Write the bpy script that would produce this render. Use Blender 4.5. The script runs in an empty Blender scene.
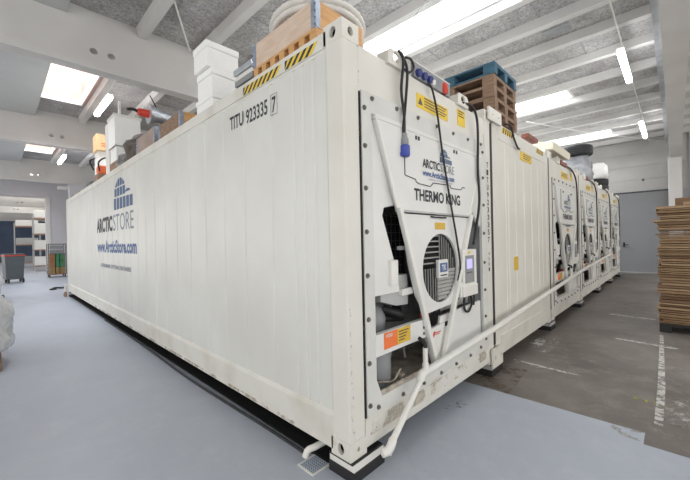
import bpy, math, random
from mathutils import Vector, Matrix
random.seed(7)
C = bpy.context.scene.collection
PI = math.pi

# ------------------------------------------------------------------ camera
cam_d = bpy.data.cameras.new('camera'); cam = bpy.data.objects.new('camera', cam_d); C.objects.link(cam)
yaw, pitch, roll = 0.80010, 0.0001, -0.0206
fw = Vector((math.sin(yaw)*math.cos(pitch), math.cos(yaw)*math.cos(pitch), math.sin(pitch)))
rt = Vector((math.cos(yaw), -math.sin(yaw), 0)); up = rt.cross(fw)
r2 = rt*math.cos(roll)+up*math.sin(roll); u2 = -rt*math.sin(roll)+up*math.cos(roll)
cam.matrix_world = Matrix(((r2.x, u2.x, -fw.x, -1.5816), (r2.y, u2.y, -fw.y, -1.5257), (r2.z, u2.z, -fw.z, 1.5874), (0, 0, 0, 1)))
cam_d.sensor_width = 36; cam_d.lens = 340.23/690*36; cam_d.clip_start = 0.05; cam_d.clip_end = 200
bpy.context.scene.camera = cam

# ------------------------------------------------------------------ world, light, exposure
w = bpy.data.worlds.new('world'); bpy.context.scene.world = w; w.use_nodes = True
bg = w.node_tree.nodes['Background']; bg.inputs[0].default_value = (1.0, 0.972, 0.93, 1); bg.inputs[1].default_value = 1.07
def area(name, loc, sx, sy, power, rot=(0, 0, 0), col=(1, 1, 1)):
    l = bpy.data.lights.new(name, 'AREA'); l.shape = 'RECTANGLE'; l.size = sx; l.size_y = sy; l.energy = power; l.color = col
    o = bpy.data.objects.new(name, l); o.location = loc; o.rotation_euler = rot; C.objects.link(o); return o
DAY = (0.88, 0.93, 1.0)
area('skylight_daylight', (3.7, 1.7, 6.1), 0.7, 3.6, 190, col=DAY)
area('skylight_daylight', (9.1, 2.2, 6.1), 0.75, 3.2, 190, col=DAY)
area('skylight_daylight', (14.0, 2.0, 6.1), 0.75, 3.4, 190, col=DAY)
area('skylight_daylight', (-0.3, 8.7, 6.8), 0.8, 2.4, 120, col=DAY)
area('skylight_daylight', (-0.3, 15.6, 6.8), 0.8, 2.4, 130, col=DAY)
area('skylight_daylight', (-0.3, 21.9, 6.8), 0.8, 2.4, 130, col=DAY)
vs = bpy.context.scene.view_settings
vs.view_transform = 'Standard'; vs.look = 'None'; vs.gamma = 1; vs.use_curve_mapping = False; vs.exposure = 0.75

# ------------------------------------------------------------------ materials
MATS = {}
def mat(name, col, rough=0.6, var=0.0, scale=6.0, metal=0.0, bump=0.0, bscale=None, col2=None, emit=0.0, alpha=1.0,
        stretch=(1, 1, 1), lo=0.35, hi=0.65, detail=6, trans=0.0, spec=0.5):
    if name in MATS: return MATS[name]
    m = bpy.data.materials.new(name); m.use_nodes = True; nt = m.node_tree; N = nt.nodes; L = nt.links
    b = N['Principled BSDF']; b.inputs['Base Color'].default_value = (*col, 1); b.inputs['Roughness'].default_value = rough
    b.inputs['Metallic'].default_value = metal; b.inputs['Alpha'].default_value = alpha
    b.inputs['Transmission Weight'].default_value = trans; b.inputs['Specular IOR Level'].default_value = spec
    if emit:
        b.inputs['Emission Color'].default_value = (*col, 1); b.inputs['Emission Strength'].default_value = emit
    tc = N.new('ShaderNodeTexCoord'); mp = N.new('ShaderNodeMapping'); mp.inputs['Scale'].default_value = stretch
    L.new(tc.outputs['Object'], mp.inputs[0])
    if var or col2:
        n = N.new('ShaderNodeTexNoise'); n.inputs['Scale'].default_value = scale; n.inputs['Detail'].default_value = detail
        L.new(mp.outputs[0], n.inputs['Vector'])
        mr = N.new('ShaderNodeMapRange'); mr.inputs[1].default_value = lo; mr.inputs[2].default_value = hi
        L.new(n.outputs['Fac'], mr.inputs[0])
        mx = N.new('ShaderNodeMix'); mx.data_type = 'RGBA'
        c2 = col2 if col2 else tuple(c*(1-var) for c in col)
        mx.inputs[6].default_value = (*col, 1); mx.inputs[7].default_value = (*c2, 1)
        L.new(mr.outputs[0], mx.inputs[0]); L.new(mx.outputs[2], b.inputs['Base Color'])
    if bump:
        n2 = N.new('ShaderNodeTexNoise'); n2.inputs['Scale'].default_value = bscale or scale*4; n2.inputs['Detail'].default_value = 4
        L.new(mp.outputs[0], n2.inputs['Vector'])
        bp = N.new('ShaderNodeBump'); bp.inputs['Strength'].default_value = bump; bp.inputs['Distance'].default_value = 0.02
        L.new(n2.outputs['Fac'], bp.inputs['Height']); L.new(bp.outputs[0], b.inputs['Normal'])
    MATS[name] = m; return m

white = mat('white_enamel', (0.76, 0.745, 0.695), 0.38, col2=(0.70, 0.68, 0.62), scale=1.6, bump=0.02, bscale=30)
whiteA = mat('side_enamel', (0.72, 0.725, 0.695), 0.36, col2=(0.66, 0.66, 0.62), scale=1.1, bump=0.02, bscale=20)
rail_w = mat('rail_enamel', (0.72, 0.71, 0.66), 0.45, col2=(0.60, 0.57, 0.50), scale=3.0, bump=0.05, bscale=40, lo=0.45, hi=0.8)
cast_w = mat('casting_enamel', (0.73, 0.71, 0.65), 0.5, col2=(0.42, 0.33, 0.25), scale=5.0, lo=0.6, hi=0.8, bump=0.05)
cool_w = mat('unit_enamel', (0.775, 0.775, 0.75), 0.35, var=0.06, scale=3)
frame_g = mat('unit_frame', (0.70, 0.70, 0.67), 0.42, var=0.08, scale=5)
tube_w = mat('tube_enamel', (0.80, 0.79, 0.75), 0.35, var=0.05, scale=4)
pvc = mat('white_plastic_pipe', (0.80, 0.79, 0.75), 0.35, var=0.06, scale=5)
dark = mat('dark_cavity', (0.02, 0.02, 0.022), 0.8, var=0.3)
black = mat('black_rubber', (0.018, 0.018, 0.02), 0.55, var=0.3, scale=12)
dgrey = mat('dark_grey_metal', (0.10, 0.105, 0.11), 0.5, var=0.3, scale=8)
mgrey = mat('mid_grey_metal', (0.30, 0.31, 0.32), 0.45, var=0.15, scale=8)
lgrey = mat('light_grey_metal', (0.50, 0.51, 0.51), 0.45, var=0.12, scale=8)
bolt_m = mat('bolt_metal', (0.20, 0.19, 0.16), 0.45, metal=0.4, var=0.3, scale=30)
ink = mat('black_lettering', (0.03, 0.035, 0.045), 0.6)
ink_grey = mat('grey_lettering', (0.22, 0.25, 0.32), 0.6)
ink_blue = mat('blue_lettering', (0.075, 0.14, 0.33), 0.6)
ink_lblue = mat('steel_blue_lettering', (0.075, 0.13, 0.25), 0.6)
yellow = mat('yellow_sticker', (0.85, 0.60, 0.06), 0.5, var=0.08, scale=10)
amber = mat('amber_sticker', (0.72, 0.47, 0.05), 0.5, var=0.1, scale=20)
orange = mat('orange_sticker', (0.88, 0.20, 0.05), 0.5, var=0.06, scale=20)
dirt = mat('dusty_tray', (0.55, 0.50, 0.43), 0.7, col2=(0.30, 0.25, 0.20), scale=9)
pine = mat('pine_wood', (0.66, 0.49, 0.34), 0.65, col2=(0.55, 0.38, 0.24), scale=4, stretch=(1, 1, 8), bump=0.05)
pine_p = mat('pale_plywood', (0.70, 0.56, 0.45), 0.6, col2=(0.62, 0.47, 0.36), scale=3, stretch=(2, 2, 9))
pine_o = mat('orange_pine', (0.66, 0.38, 0.16), 0.6, col2=(0.56, 0.30, 0.12), scale=5, stretch=(1, 1, 8))
old_wood = mat('weathered_wood', (0.32, 0.21, 0.14), 0.75, col2=(0.20, 0.13, 0.09), scale=5, stretch=(2, 2, 12), bump=0.1)
blue_wood = mat('blue_painted_wood', (0.05, 0.15, 0.22), 0.6, col2=(0.04, 0.10, 0.15), scale=6, stretch=(2, 2, 6))
card = mat('brown_cardboard', (0.31, 0.20, 0.11), 0.85, col2=(0.21, 0.13, 0.07), scale=5, stretch=(1, 1, 20))
card_d = mat('dark_cardboard', (0.19, 0.11, 0.06), 0.8, col2=(0.20, 0.12, 0.07), scale=5, stretch=(1, 1, 20))
card_l = mat('pale_cardboard', (0.40, 0.28, 0.17), 0.8, col2=(0.31, 0.21, 0.12), scale=5, stretch=(1, 1, 20))
card_y = mat('yellow_cardboard', (0.83, 0.60, 0.33), 0.7, var=0.08, scale=3)
foam = mat('white_foam', (0.93, 0.93, 0.91), 0.7, var=0.03, scale=40, bump=0.03)
hinge = mat('galvanised_steel', (0.42, 0.48, 0.58), 0.4, metal=0.5, var=0.3, scale=14)
silver = mat('silver_metal', (0.62, 0.66, 0.72), 0.3, metal=0.6, var=0.15, scale=6)
red = mat('red_plastic', (0.62, 0.05, 0.03), 0.4)
red_o = mat('orange_plastic', (0.85, 0.16, 0.05), 0.4)
blue_p = mat('blue_plastic', (0.04, 0.07, 0.38), 0.4)
navy = mat('navy_plastic', (0.025, 0.04, 0.20), 0.4)
green_p = mat('green_plastic', (0.04, 0.20, 0.12), 0.5)
wrap = mat('plastic_film', (0.80, 0.81, 0.82), 0.18, var=0.15, scale=14, bump=0.9, bscale=9, alpha=0.85)
greywrap = mat('grey_film', (0.46, 0.48, 0.52), 0.25, col2=(0.30, 0.31, 0.34), scale=6, bump=0.8, bscale=10)
cream = mat('cream_plastic', (0.80, 0.76, 0.62), 0.5, var=0.05)
conc_w = mat('white_painted_concrete', (0.66, 0.645, 0.63), 0.75, col2=(0.58, 0.565, 0.55), scale=0.9, bump=0.05, bscale=25)
conc_g = mat('grey_wall_paint', (0.56, 0.56, 0.59), 0.75, var=0.06, scale=1.2)
wall_m = mat('wall_concrete', (0.60, 0.59, 0.58), 0.8, col2=(0.53, 0.52, 0.51), scale=0.8, bump=0.05)
slab = mat('smooth_ceiling', (0.50, 0.51, 0.51), 0.8, var=0.05, scale=0.7)
doorm = mat('grey_door_paint', (0.29, 0.295, 0.305), 0.5, var=0.05, scale=0.9)
gate_m = mat('blue_grey_gate', (0.07, 0.10, 0.17), 0.6, var=0.2, scale=0.8)
lamp_e = mat('lamp_tube', (0.97, 0.985, 1.0), 0.4, emit=14)
screen_e = mat('lit_screen', (0.42, 0.40, 0.85), 0.4, emit=0.45)
steel = mat('bright_steel', (0.60, 0.62, 0.65), 0.3, metal=0.7, var=0.25, scale=5)
brick_m = bpy.data.materials.new('pale_brick'); brick_m.use_nodes = True
_n = brick_m.node_tree.nodes; _b = _n.new('ShaderNodeTexBrick'); _t = _n.new('ShaderNodeTexCoord'); _mp = _n.new('ShaderNodeMapping')
_mp.inputs['Rotation'].default_value = (PI/2, 0, 0)
_b.inputs['Color1'].default_value = (0.38, 0.235, 0.185, 1); _b.inputs['Color2'].default_value = (0.35, 0.22, 0.18, 1); _b.inputs['Mortar'].default_value = (0.39, 0.28, 0.24, 1)
_b.inputs['Scale'].default_value = 2.2
brick_m.node_tree.links.new(_t.outputs['Object'], _mp.inputs[0]); brick_m.node_tree.links.new(_mp.outputs[0], _b.inputs[0]); brick_m.node_tree.links.new(_b.outputs[0], _n['Principled BSDF'].inputs[0])

def wool_mat():                                     # wood-wool acoustic boards
    m = bpy.data.materials.new('wood_wool_board'); m.use_nodes = True; nt = m.node_tree; N = nt.nodes; L = nt.links
    b = N['Principled BSDF']; b.inputs['Roughness'].default_value = 0.95
    tc = N.new('ShaderNodeTexCoord')
    n = N.new('ShaderNodeTexNoise'); n.inputs['Scale'].default_value = 22; n.inputs['Detail'].default_value = 8; n.inputs['Roughness'].default_value = 0.75; n.inputs['Distortion'].default_value = 0.8
    L.new(tc.outputs['Object'], n.inputs['Vector'])
    n2 = N.new('ShaderNodeTexNoise'); n2.inputs['Scale'].default_value = 2.5; n2.inputs['Detail'].default_value = 4
    L.new(tc.outputs['Object'], n2.inputs['Vector'])
    cr = N.new('ShaderNodeValToRGB'); e = cr.color_ramp.elements
    e[0].position = 0.36; e[0].color = (0.25, 0.245, 0.245, 1); e[1].position = 0.62; e[1].color = (0.62, 0.605, 0.60, 1)
    L.new(n.outputs['Fac'], cr.inputs[0])
    cr2 = N.new('ShaderNodeValToRGB'); e = cr2.color_ramp.elements
    e[0].position = 0.35; e[0].color = (0.72, 0.70, 0.70, 1); e[1].position = 0.65; e[1].color = (1, 1, 1, 1)
    L.new(n2.outputs['Fac'], cr2.inputs[0])
    mx = N.new('ShaderNodeMix'); mx.data_type = 'RGBA'; mx.blend_type = 'MULTIPLY'; mx.inputs[0].default_value = 1
    L.new(cr.outputs[0], mx.inputs[6]); L.new(cr2.outputs[0], mx.inputs[7]); L.new(mx.outputs[2], b.inputs['Base Color'])
    bp = N.new('ShaderNodeBump'); bp.inputs['Strength'].default_value = 0.5; bp.inputs['Distance'].default_value = 0.01
    L.new(n.outputs['Fac'], bp.inputs['Height']); L.new(bp.outputs[0], b.inputs['Normal'])
    return m
wool = wool_mat()

def floor_mat(name, base, c2, c3, rough, r2=0.2):
    m = bpy.data.materials.new(name); m.use_nodes = True; nt = m.node_tree; N = nt.nodes; L = nt.links
    b = N['Principled BSDF']; tc = N.new('ShaderNodeTexCoord')
    a = N.new('ShaderNodeTexNoise'); a.inputs['Scale'].default_value = 0.8; a.inputs['Detail'].default_value = 10; a.inputs['Roughness'].default_value = 0.65
    c = N.new('ShaderNodeTexNoise'); c.inputs['Scale'].default_value = 3.5; c.inputs['Detail'].default_value = 10; c.inputs['Roughness'].default_value = 0.75
    L.new(tc.outputs['Object'], a.inputs['Vector']); L.new(tc.outputs['Object'], c.inputs['Vector'])
    m1 = N.new('ShaderNodeMix'); m1.data_type = 'RGBA'; m1.inputs[6].default_value = (*base, 1); m1.inputs[7].default_value = (*c2, 1)
    mr = N.new('ShaderNodeMapRange'); mr.inputs[1].default_value = 0.38; mr.inputs[2].default_value = 0.65; L.new(a.outputs['Fac'], mr.inputs[0]); L.new(mr.outputs[0], m1.inputs[0])
    m2 = N.new('ShaderNodeMix'); m2.data_type = 'RGBA'; m2.inputs[7].default_value = (*c3, 1)
    mr2 = N.new('ShaderNodeMapRange'); mr2.inputs[1].default_value = 0.50; mr2.inputs[2].default_value = 0.72; L.new(c.outputs['Fac'], mr2.inputs[0])
    L.new(mr2.outputs[0], m2.inputs[0]); L.new(m1.outputs[2], m2.inputs[6]); L.new(m2.outputs[2], b.inputs['Base Color'])
    mr3 = N.new('ShaderNodeMapRange'); mr3.inputs[3].default_value = rough; mr3.inputs[4].default_value = rough+r2; L.new(c.outputs['Fac'], mr3.inputs[0]); L.new(mr3.outputs[0], b.inputs['Roughness'])
    bp = N.new('ShaderNodeBump'); bp.inputs['Strength'].default_value = 0.06; L.new(c.outputs['Fac'], bp.inputs['Height']); L.new(bp.outputs[0], b.inputs['Normal'])
    return m
conc_floor = floor_mat('bare_concrete_floor', (0.22, 0.197, 0.178), (0.13, 0.113, 0.10), (0.28, 0.25, 0.225), 0.45)
paint_floor = floor_mat('painted_floor', (0.46, 0.50, 0.57), (0.42, 0.455, 0.525), (0.50, 0.53, 0.59), 0.32)

def patch_mat(name, col, cover=0.5, scale=8.0):   # worn, patchy marking on the floor
    m = bpy.data.materials.new(name); m.use_nodes = True; nt = m.node_tree; N = nt.nodes; L = nt.links
    b = N['Principled BSDF']; b.inputs['Base Color'].default_value = (*col, 1); b.inputs['Roughness'].default_value = 0.6
    tc = N.new('ShaderNodeTexCoord'); a = N.new('ShaderNodeTexNoise'); a.inputs['Scale'].default_value = scale; a.inputs['Detail'].default_value = 8; a.inputs['Roughness'].default_value = 0.7
    L.new(tc.outputs['Object'], a.inputs['Vector'])
    mr = N.new('ShaderNodeMapRange'); mr.inputs[1].default_value = 1-cover-0.06; mr.inputs[2].default_value = 1-cover+0.10
    L.new(a.outputs['Fac'], mr.inputs[0]); L.new(mr.outputs[0], b.inputs['Alpha'])
    return m
scuff = patch_mat('white_scuffs', (0.45, 0.43, 0.40), 0.47)
scuff2 = patch_mat('faint_scuffs', (0.33, 0.31, 0.28), 0.38, 5)
rust = patch_mat('brown_stain', (0.15, 0.10, 0.07), 0.46, 5)
yline = patch_mat('worn_yellow_line', (0.62, 0.58, 0.05), 0.5, 14)

# ------------------------------------------------------------------ mesh helpers
class MB:
    def __init__(s): s.v = []; s.f = []
    def add(s, vs, fs):
        o = len(s.v); s.v += [tuple(p) for p in vs]; s.f += [tuple(i+o for i in f) for f in fs]; return s
    def box(s, x0, x1, y0, y1, z0, z1, M=None):
        vs = [Vector(p) for p in ((x0,y0,z0),(x1,y0,z0),(x1,y1,z0),(x0,y1,z0),(x0,y0,z1),(x1,y0,z1),(x1,y1,z1),(x0,y1,z1))]
        if M is not None: vs = [M @ p for p in vs]
        return s.add(vs, [(0,3,2,1),(4,5,6,7),(0,1,5,4),(1,2,6,5),(2,3,7,6),(3,0,4,7)])
    def cyl(s, p0, p1, r0, r1=None, n=16, caps=True):
        r1 = r0 if r1 is None else r1
        p0 = Vector(p0); p1 = Vector(p1); d = (p1-p0).normalized()
        a = d.orthogonal().normalized(); b = d.cross(a)
        vs = []
        for p, r in ((p0, r0), (p1, r1)):
            for k in range(n):
                t = 2*PI*k/n; vs.append(p+a*math.cos(t)*r+b*math.sin(t)*r)
        fs = [(k, (k+1) % n, n+(k+1) % n, n+k) for k in range(n)]
        if caps: fs += [tuple(range(n-1, -1, -1)), tuple(range(n, 2*n))]
        return s.add(vs, fs)
    def tube(s, pts, r, n=10, sm=0, closed=False):
        pts = [Vector(p) for p in pts]
        if sm: pts = catmull(pts, sm, closed)
        m = len(pts); rings = []; ref = None
        for i, p in enumerate(pts):
            if closed: t = (pts[(i+1) % m]-pts[i-1]).normalized()
            else: t = (pts[min(i+1, m-1)]-pts[max(i-1, 0)]).normalized()
            if ref is None: ref = t.orthogonal().normalized()
            ref = (ref-t*ref.dot(t)).normalized(); b = t.cross(ref)
            rr = r[i] if isinstance(r, (list, tuple)) else r
            rings.append([p+ref*math.cos(2*PI*k/n)*rr+b*math.sin(2*PI*k/n)*rr for k in range(n)])
        vs = [q for R in rings for q in R]; fs = []
        for i in range(m if closed else m-1):
            j = (i+1) % m
            fs += [(i*n+k, i*n+(k+1) % n, j*n+(k+1) % n, j*n+k) for k in range(n)]
        if not closed: fs += [tuple(range(n-1, -1, -1)), tuple((m-1)*n+k for k in range(n))]
        return s.add(vs, fs)
    def lathe(s, c, prof, n=24, axis='z'):
        c = Vector(c); vs = []; m = len(prof)
        for r, h in prof:
            for k in range(n):
                t = 2*PI*k/n; p = (r*math.cos(t), r*math.sin(t), h)
                if axis == 'y': p = (p[0], p[2], p[1])
                if axis == 'x': p = (p[2], p[0], p[1])
                vs.append(c+Vector(p))
        fs = [(i*n+k, i*n+(k+1) % n, (i+1)*n+(k+1) % n, (i+1)*n+k) for i in range(m-1) for k in range(n)]
        fs += [tuple(range(n-1, -1, -1)), tuple((m-1)*n+k for k in range(n))]
        return s.add(vs, fs)
    def prism(s, poly, y0, y1, f=None):            # outline in (x, z), thick along y; f maps a point
        f = f or (lambda p: p)
        n = len(poly); vs = [f((x, y0, z)) for x, z in poly]+[f((x, y1, z)) for x, z in poly]
        fs = [tuple(range(n)), tuple(range(2*n-1, n-1, -1))]+[(k, n+k, n+(k+1) % n, (k+1) % n) for k in range(n)]
        return s.add(vs, fs)
    def plate(s, outer, holes, y0, y1, f=None):    # plate with holes: y0 is the front
        import bmesh
        from mathutils.geometry import delaunay_2d_cdt
        f = f or (lambda p: p)
        pts = []; edges = []; loops = [outer]+holes
        for lp in loops:
            o = len(pts); pts += [Vector((a, b)) for a, b in lp]; edges += [(o+i, o+(i+1) % len(lp)) for i in range(len(lp))]
        V, E_, F, _, _, _ = delaunay_2d_cdt(pts, edges, [], 0, 1e-6)
        def inside(p, lp):
            c = False; n = len(lp)
            for i in range(n):
                (x1, y1_), (x2, y2) = lp[i], lp[(i+1) % n]
                if (y1_ > p[1]) != (y2 > p[1]) and p[0] < (x2-x1)*(p[1]-y1_)/(y2-y1_)+x1: c = not c
            return c
        fs = []; n = len(V)
        for t in F:
            c = sum((V[i] for i in t), Vector((0, 0)))/len(t)
            if inside(c, outer) and not any(inside(c, h) for h in holes):
                fs.append(tuple(t)); fs.append(tuple(n+i for i in reversed(t)))
        vs = [f((q.x, y0, q.y)) for q in V]+[f((q.x, y1, q.y)) for q in V]
        key = {(round(q.x, 5), round(q.y, 5)): i for i, q in enumerate(V)}
        for lp in loops:
            for i in range(len(lp)):
                a = key.get((round(lp[i][0], 5), round(lp[i][1], 5))); b = key.get((round(lp[(i+1) % len(lp)][0], 5), round(lp[(i+1) % len(lp)][1], 5)))
                if a is not None and b is not None: fs.append((a, b, n+b, n+a))
        return s.add(vs, fs)
    def build(s, name, m, parent=None, smooth=False, bevel=0.0, loc=None):
        me = bpy.data.meshes.new(name); me.from_pydata(s.v, [], s.f); me.update()
        import bmesh
        bm = bmesh.new(); bm.from_mesh(me); bmesh.ops.recalc_face_normals(bm, faces=bm.faces); bm.to_mesh(me); bm.free()
        me.materials.append(m)
        o = bpy.data.objects.new(name, me); C.objects.link(o)
        if parent is not None: o.parent = parent
        if loc: o.location = loc
        if smooth:
            for p in me.polygons: p.use_smooth = True
            me.set_sharp_from_angle(angle=math.radians(40))
        if bevel:
            b = o.modifiers.new('bevel', 'BEVEL'); b.width = bevel; b.segments = 2; b.limit_method = 'ANGLE'
        return o
def catmull(p, k, closed=False):
    out = []; n = len(p); rng = n if closed else n-1
    for i in range(rng):
        if closed: a, b, c, d = p[i-1], p[i], p[(i+1) % n], p[(i+2) % n]
        else: a, b, c, d = p[max(i-1, 0)], p[i], p[i+1], p[min(i+2, n-1)]
        for j in range(k):
            t = j/k; out.append(0.5*((2*b)+(c-a)*t+(2*a-5*b+4*c-d)*t*t+(3*b-a-3*c+d)*t**3))
    if not closed: out.append(p[-1])
    return out
def ell(cx, cz, rx, rz, n=32): return [(cx+rx*math.cos(2*PI*k/n), cz+rz*math.sin(2*PI*k/n)) for k in range(n)]
def BX(*a): return MB().box(*a)
def thing(name, label, cat, loc=(0, 0, 0), rz=0, group=None):
    o = bpy.data.objects.new(name, None); C.objects.link(o); o.location = loc; o.rotation_euler = (0, 0, rz); o.empty_display_size = 0.1
    o['label'] = label; o['category'] = cat
    if group: o['group'] = group
    return o
def tag(o, label, cat, group=None):
    o['label'] = label; o['category'] = cat
    if group: o['group'] = group
    return o
def struct(o): o['kind'] = 'structure'; return o
def copy_tree(o, parent=None):
    c = o.copy(); C.objects.link(c); c.parent = parent
    for ch in o.children: copy_tree(ch, c)
    return c
def text_mb(txt, x0, x1, z0, z1, f, bold=0.0, depth=0.0015, mb=None):
    """lettering fitted into x0..x1, z0..z1 of a plane; f maps (x, d, z) into the part's space, d outward"""
    cu = bpy.data.curves.new('t', 'FONT'); cu.body = txt; cu.offset = bold; cu.resolution_u = 3
    o = bpy.data.objects.new('t', cu); C.objects.link(o)
    dg = bpy.context.evaluated_depsgraph_get(); me = bpy.data.meshes.new_from_object(o.evaluated_get(dg))
    xs = [v.co.x for v in me.vertices]; ys = [v.co.y for v in me.vertices]
    ax, bx, ay, by = min(xs), max(xs), min(ys), max(ys)
    mb = mb or MB()
    mb.add([f((x0+(v.co.x-ax)/(bx-ax)*(x1-x0), depth, z0+(v.co.y-ay)/(by-ay)*(z1-z0))) for v in me.vertices], [tuple(p.vertices) for p in me.polygons])
    bpy.data.objects.remove(o); bpy.data.curves.remove(cu); bpy.data.meshes.remove(me)
    return mb
def igloo_mb(x0, x1, z0, z1, f, mb=None, depth=0.0015):
    mb = mb or MB(); W = x1-x0; H = z1-z0
    def top(x): return 1-((x-0.36)/0.30)**2*0.30 if x < 0.66 else 0.42
    def quad(a, b, lo, hia, hib):
        mb.add([f((x0+a*W, depth, z0+lo*H)), f((x0+b*W, depth, z0+lo*H)), f((x0+b*W, depth, z0+hib*H)), f((x0+a*W, depth, z0+hia*H))], [(0, 1, 2, 3)])
    for i in range(6): a = i*0.167; quad(a+0.015, a+0.15, 0, 0.385-0.01*i, 0.38-0.01*i)
    for i in range(4): a = 0.05+i*0.15; quad(a+0.012, a+0.138, 0.43, 0.70, 0.70)
    c = [f((x0+(0.76+0.12*math.cos(t))*W, depth, z0+(0.47+0.09*math.sin(t))*H)) for t in [PI*k/8 for k in range(9)]]; mb.add(c, [tuple(range(9))])
    for i in range(4):
        a = 0.10+i*0.13; q = [(a+0.01+0.11*j/3) for j in range(4)]
        for j in range(3): quad(q[j], q[j+1], 0.745, max(0.75, top(q[j])), max(0.75, top(q[j+1])))
    return mb

# ------------------------------------------------------------------ setting: floor
struct(MB().add([(-8,-8,0),(17.5,-8,0),(17.5,52,0),(-8,52,0)], [(0,1,2,3)]).build('floor', conc_floor))
fo = MB().add([(-8,-8,.004),(1.8,-8,.004),(1.8,-1.33,.004),(2.0,-1.33,.004),(2.0,12.5,.004),(8,12.5,.004),(8,52,.004),(-8,52,.004)], [tuple(range(8))]).build('floor_coating', paint_floor); struct(fo)
def decal(name, pts, m, z=0.006): return struct(MB().add([(x, y, z) for x, y in pts], [tuple(range(len(pts)))]).build(name, m))
sc2 = patch_mat('white_scrape', (0.58, 0.56, 0.53), 0.56, 11)
decal('floor_scuffs', [(2.2,-1.375),(3.2,-1.37),(5.6,-1.33),(5.6,-1.37),(3.2,-1.43),(2.2,-1.43)], sc2)
decal('floor_scuffs', [(2.3,-1.42),(3.0,-1.40),(3.0,-1.85),(2.3,-1.75)], scuff, .0065)
decal('floor_scuffs', [(3.03,.0),(3.07,-.02),(3.0,-.75),(2.96,-.6)], sc2, .007)
decal('floor_scuffs', [(4.95,-.85),(5.02,-.85),(4.92,-1.55),(4.84,-1.5)], sc2, .007)
decal('floor_scuffs', [(3.9,.05),(4.3,.02),(4.2,-.10),(3.9,-.12)], sc2, .007)
decal('floor_scuffs', [(6.9,-.55),(7.0,-.55),(6.9,-1.25),(6.82,-1.2)], sc2, .007)
decal('floor_scuffs', [(2.35,-1.45),(4.4,-1.38),(4.4,-1.60),(2.35,-1.70)], scuff2)
decal('floor_scuffs', [(2.95,-0.02),(3.02,-0.02),(3.0,-0.62),(2.93,-0.62)], scuff)
decal('floor_scuffs', [(5.0,-0.9),(5.15,-0.9),(5.1,-1.5),(4.95,-1.5)], scuff)
decal('floor_scuffs', [(3.6,0.0),(4.5,0.0),(4.5,-0.25),(3.6,-0.3)], scuff)
decal('floor_scuffs', [(5.2,-0.1),(5.3,-0.1),(5.3,-1.2),(5.2,-1.2)], scuff2)
decal('floor_scuffs', [(8.2,-0.1),(8.4,-0.1),(8.4,-1.2),(8.2,-1.2)], scuff2)
decal('floor_scuffs', [(2.04,-1.33),(2.12,-1.33),(2.12,-2.4),(2.04,-2.4)], scuff)
decal('floor_scuffs', [(1.93,-1.12),(2.0,-1.12),(2.0,-1.33),(1.82,-1.33),(1.84,-1.20)], scuff)
decal('floor_line', [(2.69,-1.2),(2.73,-1.2),(2.57,-2.1),(2.54,-2.1)], yline)
decal('floor_stain', [(2.0,0.1),(2.75,0.05),(2.8,-0.25),(2.0,-0.3)], rust, 0.007)
decal('floor_stain', [(1.3,0.05),(1.55,0.0),(1.5,-0.12),(1.3,-0.10)], patch_mat('faint_stain', (.24,.22,.21), .42, 9), 0.007)

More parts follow.
